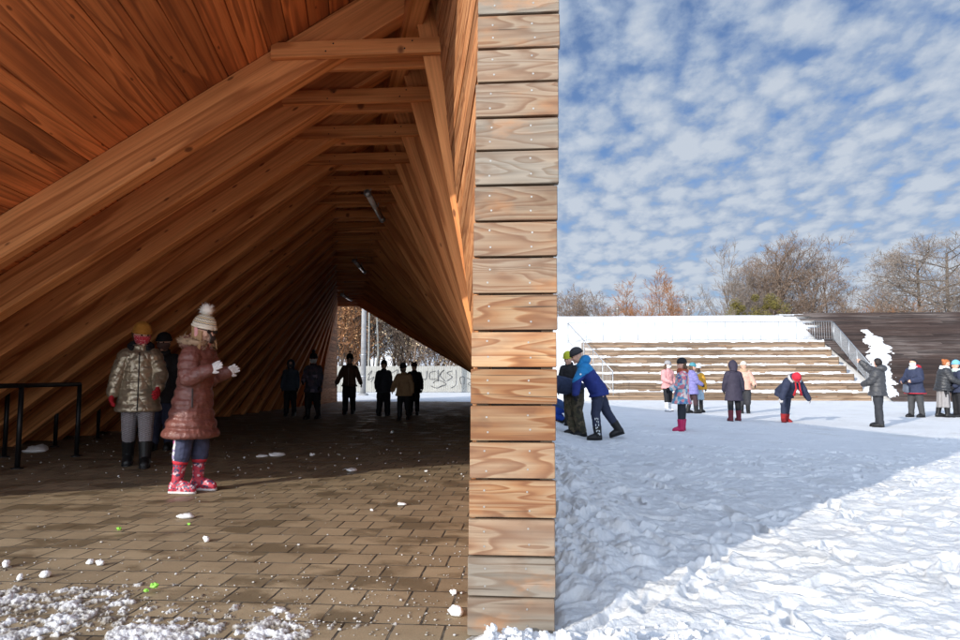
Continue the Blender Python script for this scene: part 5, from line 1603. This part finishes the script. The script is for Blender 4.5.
STRIPE = patches('patterned_stripe', [(.62, .60, .62), (.5, .12, .3), (.75, .73, .7), (.3, .25, .42)], 30, .7)
person('girl in long pink quilted coat and zigzag bobble hat, hands raised, pink boots', p, hg, -4, lean=6, legs=((-4, -7), (6, -3)), arms=((4, 12, 113, -6), (0, 8, 108, -14)), head=(14, -14, 0), fine=True, child=True,
       coat=dict(mat=PINKC, hem=.195, flare=1.9, thick=1.04, puff=9, amp=.06, crease=.8), pants=dict(mat=[cloth('navy_trousers', (.045, .052, .10)), STRIPE], fit=1.08, stripe=-1), boots=dict(mat=BOOTPINK, h=.14, w=.84, sole=SOLE, cuff=cloth('red_cuff', (.5, .03, .05))),
       hat=dict(mat=ZIGZAG, h=.64, pom=FURW, pomr=.25, bandmat=CREAM), hair=dict(mat=HAIRL, len=.10, front=True), hood=dict(mat=PINKC, fur=FURT), gloves=dict(mat=cloth('white_knit_glove', (.58, .55, .54), .95, .3, 90), curl=.22, dirs=[Vector((.88, -.02, .46)), Vector((.9, .1, .42))], palms=[Vector((.2, .9, -.3)), Vector((.2, -.9, -.3))]), glasses=ZIP, extra=girl_extra)

# ---------------- the child in the bronze coat
MUST = cloth('mustard_knit', (0.46, 0.20, 0.035), .95, .5, 90)
def dots_mask():
    m, nt, b = new_mat('red_dotted_mask')
    v = N(nt, 'ShaderNodeTexVoronoi', ins={'Scale': 70.0, 'Randomness': .4}); lk(nt, objco(nt), v.inputs['Vector'])
    lk(nt, mixc(nt, mth(nt, 'LESS_THAN', v.outputs['Distance'], .28), (.52, .03, .055), (.8, .62, .64)), b.inputs['Base Color']); b.inputs['Roughness'].default_value = .8
    return m
def knit_grey():
    m, nt, b = new_mat('grey_ribbed_leggings')
    s = N(nt, 'ShaderNodeSeparateXYZ'); lk(nt, objco(nt), s.inputs[0])
    w = mth(nt, 'SINE', mth(nt, 'MULTIPLY', mth(nt, 'ADD', s.outputs['Z'], mth(nt, 'MULTIPLY', s.outputs['Y'], .4)), 330.0))
    lk(nt, ramp(nt, mth(nt, 'ADD', mth(nt, 'MULTIPLY', w, .5), .5), [(.2, (.17, .155, .165)), (.8, (.31, .285, .30))]), b.inputs['Base Color']); b.inputs['Roughness'].default_value = .9
    bump(nt, b, w, .4, .006)
    return m
p = spot(136, 466); hb = height_for(p, 146, 324) / 1.0
RIM = cloth('red_knit_glove', (.42, .02, .03), .95, .4, 80)
person('child in shiny bronze quilted coat, mustard hat and red dotted mask, red gloves', p, hb, -62, lean=3, legs=((-8, -22), (12, 4)), arms=((2, 14, 8, 10), (10, 14, 46, -4)), head=(10, 22, 0), fine=True,
       coat=dict(mat=BRONZE, hem=.115, flare=.8, thick=1.06, puff=8, amp=.03, crease=.7, zip=ZIP), pants=dict(mat=knit_grey(), fit=1.0, crease=.4), boots=dict(mat=BOOTBLK, h=.13, w=1.05, sole=BOOTBLK), hat=dict(mat=MUST, h=.66, band=True),
       mask=dots_mask(), hood=dict(mat=BLACK), gloves=dict(mat=RIM, curl=.9, fat=1.5), hair=dict(mat=HAIRB, len=0))
# ---------------- dark figure half hidden behind them
p = spot(161, 450); hx = height_for(p, 165, 334)
person('person in dark clothes and navy trousers, mostly hidden between the two nearest children', p, hx, -75, lean=2, legs=((4, 0), (-4, -4)), arms=((4, 8, 10, 4), (4, 8, 10, 4)), head=(6, -8, 0),
       coat=dict(mat=BLACK, hem=.10, flare=.5), pants=dict(mat=DKNAVY, fit=1.15), boots=dict(mat=BOOTBLK, h=.10), hat=dict(mat=BLACK, h=.62), mask=cloth('dull_mask', (.12, .07, .06)), gloves=dict(mat=BLACK))

# ---------------- silhouettes towards the far end
GS = 'children walking in the dark of the shelter'
def far_kid(px, foot, top, label, face, **kw):
    p = spot(px, foot); hh = height_for(p, px, top)
    return person(label, p, hh, face, group=GS, **kw)
far_kid(290, 416, 360, 'child in dark hooded jacket, leftmost of the figures in the dark passage', -80, coat=dict(mat=cloth('dark_teal', (.05, .07, .10)), hem=.05), pants=dict(mat=BLACK, fit=1.1), boots=dict(mat=BOOTBLK, h=.1), hood=dict(mat=DKNAVY, up=True), legs=((8, 4), (-6, -14)), gloves=dict(mat=BLACK), mask=cloth('dark_mask', (.10, .09, .09)))
far_kid(313, 419, 354, 'child in white face mask and dark patterned jacket in the dark passage', -95, coat=dict(mat=patches('dark_patterned', [(.06, .06, .10), (.04, .04, .06), (.20, .16, .22), (.06, .06, .08), (.10, .07, .10)], 13.), hem=.09, puff=6), pants=dict(mat=BLACK, fit=1.2), boots=dict(mat=BOOTBLK, h=.12), hat=dict(mat=BLACK, h=.68, pom=BLACK), mask=MASKW, arms=((10, 10, 62, -10), (6, 10, 24, 2)), legs=((10, 2), (-7, -16)), head=(6, 16, 0), gloves=dict(mat=BLACK))
def straps(I):
    mb = MB(); h = I['h']
    for s in (-1, 1): mb.tube([I['neck'] + I['lf'] * s * .05 * h - I['fr'] * .03 * h, I['neck'] + I['lf'] * s * .055 * h + I['fr'] * .075 * h - I['sp'] * .06 * h, I['hip'] + I['lf'] * s * .06 * h + I['fr'] * .092 * h + I['sp'] * .06 * h], .008 * h, 6)
    mb.build('backpack_strap', ZIP, I['root'], shift=False)
far_kid(349, 414, 355, 'child in dark brown jacket with arms held out, walking alone before the bright opening', -85, coat=dict(mat=cloth('dark_brown_coat', (.11, .065, .045)), hem=.035, zip=cloth('pale_zip', (.3, .3, .3))), pants=dict(mat=BLACK, fit=1.15), boots=dict(mat=BOOTBLK, h=.1), hat=dict(mat=BLACK, h=.74, pom=BLACK, pomr=.12), arms=((6, 20, 14, 22), (6, 20, 14, 20)), legs=((7, 2), (-6, -10)), hair=dict(mat=HAIRD), gloves=dict(mat=BLACK))
far_kid(383, 416, 361, 'child in long black coat, middle figure before the bright opening', 85, coat=dict(mat=cloth('black_long_coat', (.03, .034, .044)), hem=.07, flare=.5, thick=1.1), pants=dict(mat=BLACK, fit=1.3), boots=dict(mat=BOOTBLK, h=.1), hat=dict(mat=BLACK, h=.74, pom=BLACK, pomr=.12), arms=((8, 7, 26, 2), (-4, 9, 10, 4)), legs=((12, 4), (-8, -16)), head=(8, 14, 0), gloves=dict(mat=BLACK))
far_kid(404, 420, 364, 'child in tan jacket and dark pointed hat, walking out of the dark passage', -92, coat=dict(mat=cloth('tan_coat', (.34, .21, .11)), hem=.07, flare=.8, thick=1.15), pants=dict(mat=BLACK, fit=1.1), boots=dict(mat=BOOTBLK, h=.1), hat=dict(mat=BLACK, h=.74), mask=cloth('tan_mask', (.22, .16, .13)), arms=((16, 22, 34, 8), (-8, 12, 6, 8)), legs=((14, 2), (-10, -28)), head=(10, -12, 4), gloves=dict(mat=cloth('tan_mitten', (.25, .15, .09))))
far_kid(414, 415, 363, 'child in black jacket and cat-eared hat, right of the tan jacket', -85, coat=dict(mat=BLACK, hem=.08, thick=1.05), pants=dict(mat=BLACK, fit=1.1), boots=dict(mat=BOOTBLK, h=.1), hat=dict(mat=cloth('maroon_knit', (.06, .018, .022)), h=.60, ears=True), arms=((8, 10, 20, 6), (8, 14, 24, 8)), legs=((4, 0), (-6, -10)), gloves=dict(mat=BLACK))

# ---------------- in the snow, right of the wall
GY_ = 'children playing in the snowy yard'
def yard_kid(px, foot, top, label, face, tall=1.0, group=GY_, dz=0.0, **kw):
    p = spot(px, foot, True); p.z += dz; hh = height_for(p, px, top) * tall
    return person(label, p, hh, face, group=group, **kw)
TURQ = cloth('turquoise_cloth', (.018, .20, .46)); ROYAL = cloth('dark_blue_cloth', (.016, .030, .17))
LIME = cloth('lime_cloth', (.26, .40, .04))
def stripe_knit(name, a, b_, k=5.0):
    m, nt, b = new_mat(name); s = N(nt, 'ShaderNodeSeparateXYZ'); lk(nt, N(nt, 'ShaderNodeTexCoord').outputs['UV'], s.inputs[0])
    lk(nt, mixc(nt, mth(nt, 'GREATER_THAN', mth(nt, 'FRACT', mth(nt, 'MULTIPLY', s.outputs['Y'], k)), .6), a, b_), b.inputs['Base Color']); b.inputs['Roughness'].default_value = .95
    return m
STRIPEHAT = stripe_knit('striped_beanie', (.022, .022, .026), (.06, .06, .068), 6)
def blue_extra(I):
    mb = MB(); h = I['h']
    q = I['neck'] - I['fr'] * .02 * h + I['sp'] * .03 * h
    mb.ball(q, (.045 * h, .055 * h, .05 * h), seg=12); mb.build('hood_lining', LIME, I['root'], shift=False, smooth=True)
    mb = MB(); a, e, w, d = I['AR'][1]; c = a.lerp(e, .55); o_ = Vector((0, 1, 0)); mb.tube([c + o_ * .055 * h, c + o_ * .060 * h], .010 * h, 8); mb.build('sleeve_badge', MASKW, I['root'], shift=False)
def white_letters(I):
    h = I['h']; a, k, n_, sd = I['J'][1]
    mb = MB()
    pts = [k.lerp(n_, t) for t in np.linspace(.15, .95, 7)]
    o_ = Vector((0, 1, 0)) * .051 * h
    for i in range(6):        # a column of pale block marks along the shin
        c = pts[i].lerp(pts[i + 1], .5) + o_; L = (pts[1] - pts[0]).length * .7
        f = Vector((1, 0, 0))
        for j in range(3):
            if (i + j) % 4 != 3: mb.box(c + f * (j - 1) * .014 * h + Vector((0, 0, (j % 2) * .006 * h)), (.007 * h, .004 * h, L * (.9 if j != 1 else .55)))
    mb.build('leg_print', MASKW, I['root'], shift=False)
yard_kid(609, 441, 350, 'boy leaning left in turquoise and dark blue jacket and striped dark beanie', 180, tall=1.09, lean=32, legs=((-22, -34), (10, -6)), spread=.05, arms=((20, 8, 6, 6), (26, 10, 8, 6)), head=(24, 10, 0),
         coat=dict(mat=[ROYAL, TURQ], yoke=.215, hem=.05, flare=.2, thick=1.0, collar=True), pants=dict(mat=DKNAVY, fit=1.0), boots=dict(mat=BOOTBLK, h=.10, w=1.05), hat=dict(mat=STRIPEHAT, h=.60), hood=dict(mat=TURQ), gloves=dict(mat=BLACK), extra=lambda I: (blue_extra(I), white_letters(I)), footyaw=(0, 0))
yard_kid(572, 428, 352, 'child with lime green hat and black jacket standing behind the stooping children', -120, coat=dict(mat=BLACK, hem=.05), pants=dict(mat=BLACK, fit=1.1), boots=dict(mat=BOOTBLK, h=.1), hat=dict(mat=cloth('lime_knit', (.40, .42, .035), .95), h=.66), head=(20, 0, 0), lean=10, gloves=dict(mat=BLACK), hair=dict(mat=HAIRB))
CAMO = patches('camouflage_cloth', [(.055, .050, .028), (.09, .07, .04), (.03, .028, .018), (.12, .095, .06)], 18., .8)
yard_kid(578, 436, 374, 'child bent double in dark blue jacket and camouflage trousers beside the wall boards', 200, tall=1.55, lean=78, legs=((14, -12), (4, -14)), arms=((30, 6, 18, 2), (34, 6, 24, 2)), head=(70, 0, 0),
         coat=dict(mat=cloth('slate_blue_cloth', (.030, .042, .085)), hem=.03, flare=.1, thick=1.05), pants=dict(mat=CAMO, fit=1.2), boots=dict(mat=BOOTBLK, h=.09), hat=dict(mat=BLACK, h=.6), gloves=dict(mat=BLACK))
yard_kid(562, 424, 384, 'child crouching low in bright blue clothes, half hidden by the wall boards', 175, tall=1.7, lean=58, legs=((88, -58), (70, -66)), arms=((40, 6, 20, 0), (40, 6, 20, 0)), head=(40, 0, 0),
         coat=dict(mat=cloth('mid_blue_cloth', (.045, .10, .26)), hem=.02, flare=0), pants=dict(mat=cloth('bright_blue_cloth', (.012, .055, .34)), fit=1.2), boots=dict(mat=BOOTBLK, h=.09), hat=dict(mat=DKNAVY, h=.6), gloves=dict(mat=BLACK))
yard_kid(668, 412, 361, 'girl in light pink jacket with grey hat and white snow boots', -60, coat=dict(mat=cloth('light_pink', (.62, .30, .30)), hem=.045, flare=.4, thick=1.05), pants=dict(mat=BLACK), boots=dict(mat=cloth('white_boot', (.7, .7, .72)), h=.14, sole=BOOTBLK), hat=dict(mat=cloth('grey_knit', (.30, .29, .30), .95), h=.62), hair=dict(mat=HAIRB, len=.10), mask=MASKW, gloves=dict(mat=cloth('pink_glove', (.55, .3, .3))), arms=((8, 8, 70, -14), (4, 12, 24, 4)), legs=((8, 2), (-4, -10)), spread=.06, head=(8, 25, 4))
FLORAL = patches('floral_cloth', [(.62, .22, .24), (.10, .28, .42), (.68, .60, .58), (.58, .16, .22), (.20, .42, .50), (.64, .48, .46), (.10, .14, .30)], 15., .7, .9)
yard_kid(682, 432, 359, 'girl in floral jacket, black hat, rust scarf and raspberry boots', 172, lean=-3, legs=((-4, 2), (6, 0)), coat=dict(mat=FLORAL, hem=.12, flare=1.7, thick=1.08), pants=dict(mat=cloth('dark_leggings', (.02, .022, .03)), fit=.92), boots=dict(mat=cloth('raspberry_boot', (.40, .014, .085), .4), h=.125, w=1.12, sole=cloth('raspberry_sole', (.25, .01, .05))), hat=dict(mat=BLACK, h=.66, band=False), hair=dict(mat=HAIRB, len=.05), scarf=dict(mat=cloth('rust_scarf', (.32, .075, .04), .95)), arms=((16, 8, 58, -8), (10, 8, 70, -10)), head=(4, 12, -3), gloves=dict(mat=BLACK))
yard_kid(692, 414, 363, 'child in lavender coat and teal hat standing behind the floral jacket', 10, coat=dict(mat=cloth('lavender_cloth', (.20, .19, .42)), hem=.12, flare=.6, puff=7, thick=1.1), pants=dict(mat=cloth('plum_trousers', (.055, .03, .035))), boots=dict(mat=BOOTBLK, h=.12), hat=dict(mat=cloth('teal_knit', (.07, .25, .30)), h=.62), hair=dict(mat=HAIRB, len=.05), legs=((9, 2), (-7, -12)), arms=((14, 10, 60, -6), (6, 10, 30, 0)), head=(12, -14, 0), gloves=dict(mat=BLACK))
yard_kid(699, 413, 365, 'child in mustard jacket, pale blue skirt and white hat beside the lavender coat', 40, coat=dict(mat=cloth('yellow_cloth', (.52, .27, .03)), hem=.02, flare=.2, thick=1.08), skirt=dict(mat=cloth('pale_blue_cloth', (.30, .42, .52)), len=.14), pants=dict(mat=BLACK, fit=.9), boots=dict(mat=BOOTBLK, h=.12), hat=dict(mat=cloth('white_knit', (.65, .65, .66)), h=.62), scarf=dict(mat=cloth('grey_scarf', (.45, .44, .45))), hair=dict(mat=HAIRB, len=.12), gloves=dict(mat=BLACK))
PLUM = cloth('plum_coat', (.038, .032, .052))
yard_kid(745, 414, 362, 'child in pinkish fur-trimmed coat and pale hat, behind the plum hooded coat', -100, coat=dict(mat=cloth('peach_cloth', (.60, .36, .28)), hem=.04, flare=.4, thick=1.15), pants=dict(mat=cloth('charcoal', (.035, .035, .04)), fit=1.3), boots=dict(mat=BOOTBLK, h=.12), hat=dict(mat=cloth('oat_knit', (.62, .56, .47)), h=.64), scarf=dict(mat=FURT), arms=((8, 20, 50, 10), (8, 20, 50, 10)), gloves=dict(mat=BLACK))
yard_kid(735, 422, 361, 'child seen from behind in long plum coat with fur-edged hood up and wine red boots', 95, coat=dict(mat=PLUM, hem=.16, flare=.7, thick=1.08, crease=.7), pants=dict(mat=BLACK), boots=dict(mat=cloth('wine_boot', (.11, .018, .028)), h=.14, w=1.05), hood=dict(mat=PLUM, up=True, fur=FURT), legs=((4, 2), (-6, -7)), spread=.09, gloves=dict(mat=BLACK), arms=((2, 14, 14, 8), (6, 11, 26, 2)), head=(6, 12, 5))
def red_scarf_tails(I):
    h = I['h']; mb = MB()
    for s in (-1, 1):
        b0 = I['HP'](.35, s * .18, -.1); mb.tube([b0, b0 + Vector((.02 * h, 0, -.10 * h)), b0 + Vector((.0, s * .03 * h, -.21 * h))], [.010 * h, .012 * h, .020 * h], 6)
    mb.build('hat_ties', RIM, I['root'], shift=False, smooth=True)
RED = cloth('red_knit', (.55, .025, .045), .9, .4, 80)
yard_kid(785, 423, 375, 'child in bright red hat bending forward, grey fur collar and red boots', -86, tall=1.34, lean=58, legs=((16, -8), (-8, -14)), spread=.0, arms=((18, 26, 4, 20), (6, 22, -6, 30)), head=(66, -6, 6), slean=6, coat=dict(mat=DKNAVY, hem=.085, flare=.4, thick=1.15), pants=dict(mat=DKNAVY, fit=1.0), boots=dict(mat=cloth('red_boot', (.26, .016, .018)), h=.10, w=1.1), hat=dict(mat=RED, h=.66), hood=dict(mat=DKNAVY, fur=FURG), gloves=dict(mat=cloth('grey_glove', (.45, .43, .43))), extra=red_scarf_tails, footyaw=(-20, 20))

# ---------------- the grown-ups on the right
GA = 'grown-ups at the right of the yard'
GREYP = coat_quilt('grey_puffer', (.05, .05, .054), .42, .0, .5)
yard_kid(880, 428, 357, 'woman seen from behind in short grey puffer, arms raised towards the stair railing', 140, group=GA, child=False, coat=dict(mat=GREYP, hem=.055, flare=.5, puff=6, thick=1.12), pants=dict(mat=cloth('dark_jeans', (.030, .032, .038)), fit=1.08), boots=dict(mat=BOOTBLK, h=.10), hair=dict(mat=HAIRD, bun=False), hood=dict(mat=GREYP), legs=((4, 2), (-4, -5)), arms=((104, 10, 138, -10), (24, 8, 70, -24)), head=(0, -50, 0), lean=-3)
def handbag(I):
    h = I['h']; a, e, w, d = I['AR'][0]
    r = empty('handbag', I['root'].matrix_world @ Vector((0, 0, 0)))
    bpy.context.view_layer.update()
    mw = I['root'].matrix_world
    c = mw @ (I['hip'] + I['fr'] * .15 * h - I['lf'] * .04 * h + Vector((0, 0, -.005 * h)))
    r.location = c; r.rotation_euler = (0, D(12), I['root'].rotation_euler.z + D(60))
    tag(r, 'grey blue handbag held in front of the woman in the navy coat', 'handbag')
    mb = MB(); mb.loft([((0, 0, -.11), (.15, 0, 0), (0, .045, 0)), ((0, 0, -.09), (.16, 0, 0), (0, .05, 0)), ((0, 0, .06), (.15, 0, 0), (0, .04, 0)), ((0, 0, .09), (.14, 0, 0), (0, .02, 0))], 24, power=.55); mb.build('bag_body', cloth('bag_leather', (.10, .12, .16), .45), r, shift=False, smooth=True)
    mb = MB(); mb.tube([(-.10, 0, .08), (-.08, 0, .18), (0, 0, .22), (.08, 0, .18), (.10, 0, .08)], .008, 6); mb.build('bag_handle', BLACK, r, shift=False)
REDL = cloth('red_lining', (.42, .02, .035))
yard_kid(917, 418, 358, 'woman in navy coat with red lining and pale face mask, holding a bag', 200, group=GA, child=False, coat=dict(mat=cloth('navy_coat', (.028, .035, .070)), hem=.095, flare=.9, thick=1.18, trim=REDL), pants=dict(mat=cloth('grey_trousers', (.05, .05, .052)), fit=1.12), boots=dict(mat=BOOTBLK, h=.07), hair=dict(mat=HAIRD), hood=dict(mat=REDL), scarf=dict(mat=cloth('pale_scarf', (.42, .43, .42))), mask=MASKW, legs=((4, 2), (-5, -6)), spread=.07, arms=((14, 16, 72, -18), (14, 16, 78, -18)), extra=handbag, head=(2, -8, 0))
p14 = yard_kid(943, 418, 358, 'red-haired woman in black puffer jacket and long grey skirt', -12, group=GA, child=False, lean=8, coat=dict(mat=coat_quilt('black_puffer', (.030, .031, .035), .4), hem=.05, flare=.6, puff=8, thick=1.2), skirt=dict(mat=cloth('grey_skirt', (.27, .255, .255)), len=.24), pants=dict(mat=BLACK), boots=dict(mat=BOOTBLK, h=.12), hair=dict(mat=HAIRR, bun=True), scarf=dict(mat=MASKW), arms=((20, 10, 64, -6), (20, 10, 64, -6)), legs=((6, 2), (-8, -10)), head=(14, 0, 0))
yard_kid(959, 418, 361, 'person in pale blue hat and dark jacket cut by the right edge', 185, group=GA, coat=dict(mat=DKNAVY, hem=.06, thick=1.1), pants=dict(mat=BLACK, fit=1.1), boots=dict(mat=BOOTBLK, h=.1), hat=dict(mat=cloth('sky_blue_knit', (.16, .42, .62)), h=.66), scarf=dict(mat=cloth('mint_scarf', (.5, .6, .58))), arms=((10, 10, 50, -8), (10, 10, 50, -8)), gloves=dict(mat=BLACK))

# ================================================================ LUMPS OF SNOW AND SCRAPS ON THE PAVING
def lump(mb, c, r, flat=.55, seed=0):
    M_ = Matrix.Rotation(random.uniform(0, 6.28), 3, 'Z')
    n0 = len(mb.v); mb.ball(c + Vector((0, 0, r * flat * .55)), (r, r * random.uniform(.6, .9), r * flat), seg=22, M=M_)
    for i in range(n0, len(mb.v)):
        v = mb.v[i]; d = v - c
        k = 1 + 1.3 * (float(fbm(np.float64(v.x / r * 1.1 + seed), np.float64(v.y / r * 1.1 + v.z / r * 1.5 + seed), 5, gain=.62)) - .5)
        mb.v[i] = c + Vector((d.x * k, d.y * k, max(0.0, d.z * k)))
LP = [(455, 615, .030, 'snow lump leaning on the paving close to the wall boards, largest'), (454, 594, .016, 'small snow lump above the large one by the wall boards'), (402, 505, .035, 'flat white snow lump alone on the sunlit paving before the wall'), (372, 511, .014, 'small snow crumb left of the flat white lump'),
      (20, 580, .020, 'white snow lump at the far left near the slush'), (45, 577, .024, 'low snow lump right of the leftmost one'), (6, 567, .028, 'rounded snow lump cut by the left edge'), (90, 564, .017, 'small flat snow lump on the paving left of the green scraps'), (100, 565, .02, 'small snow lump right beside the flat one'),
      (278, 456, .11, 'widest snow lump on the dark floor behind the girl'), (262, 457, .07, 'snow lump touching the widest one on the dark floor'), (312, 456, .03, 'small snow crumb right of the widest lump'), (352, 471, .05, 'snow crumb on the dark floor near the sunlit edge'), (186, 518, .055, 'thin melting snow patch in front of the girl'), (207, 541, .03, 'small snow lump below the thin melting patch'), (35, 452, .14, 'grey snow lump behind the black railing'), (392, 433, .03, 'snow crumb in the dark passage below the tan jacket')]
for px, py, r, lb in LP:
    c = on_ground(px, py, 0.003); mb = MB()
    o_c = Vector((0, 0, 0))
    lump(mb, o_c, r, .32 if r > .03 and px not in (455,) else .75, px)
    o = mb.build('snow_lump', M['snow'], smooth=True, shift=False); o.location = c
    tag(o, lb, 'snow lump', 'snow lumps on the paving')
# crumbs nobody could count
mb = MB()
for k in range(1000):
    if k >= 430: px, py = random.uniform(-10, 470), 640 - abs(random.gauss(0, 46)) - 4
    elif k < 170: px, py = random.uniform(-10, 470), random.triangular(440, 640, 600)
    else: px, py = random.uniform(0, 465), random.triangular(415, 520, 450)
    c = on_ground(px, py, 0.002)
    if c.x > -.26 and c.y > 2.4: continue
    r = random.uniform(.002, .007) * (1 if py > 480 else 2.2) * (1 if random.random() < .9 else 1.6) * (1 if k < 430 else .9)
    n0 = len(mb.v); mb.ball(c + Vector((0, 0, r * .3)), (r, r * random.uniform(.5, 1), r * .5), seg=6, M=Matrix.Rotation(random.uniform(0, 6), 3, 'Z'))
tag(mb.build('snow_crumbs', M['slush'], smooth=True), 'tiny crumbs of snow strewn over the paving', 'snow crumbs', kind='stuff')
# chunks along the foot of the wall boards
mb = MB()
for k in range(150):
    x = random.triangular(-.25, 1.3, .05); y = 2.30 + random.gauss(0, .10) + max(0, x - .1) * .25
    z = float(snow_height(np.array([x]), np.array([y]))[0])
    if z < -.05: z = 0
    r = random.uniform(.008, .026) * (1.3 if x < .2 else .8)
    lump(mb, Vector((x, y, z - r * .2)), r, .8, k)
tag(mb.build('snow_chunks', M['snow'], smooth=True), 'crumbled chunks of snow heaped at the foot of the wall boards', 'snow chunks', kind='stuff')
# bright green scraps
LG = plain('lime_scrap', (.22, .52, .06), .5, 0, .2, 40)
for px, py, r, lb in ((119, 530, .017, 'crumpled lime green scrap, farther from the slush'), (189, 525, .011, 'tiny lime green scrap before the girl'), (154, 588, .020, 'lime green scrap, largest, at the edge of the slush'), (146, 592, .012, 'small lime green scrap left of the largest one')):
    c = on_ground(px, py, .004 if py < 580 else .012); mb = MB()
    n0 = len(mb.v); mb.ball((0, 0, r * .45), (r, r * .7, r * .6), seg=10)
    for i in range(n0, len(mb.v)): mb.v[i] = mb.v[i] * random.uniform(.7, 1.25); mb.v[i].z = max(0, mb.v[i].z)
    o = mb.build('green_scrap', LG, shift=False); o.location = c; tag(o, lb, 'scrap', 'lime green scraps on the paving')
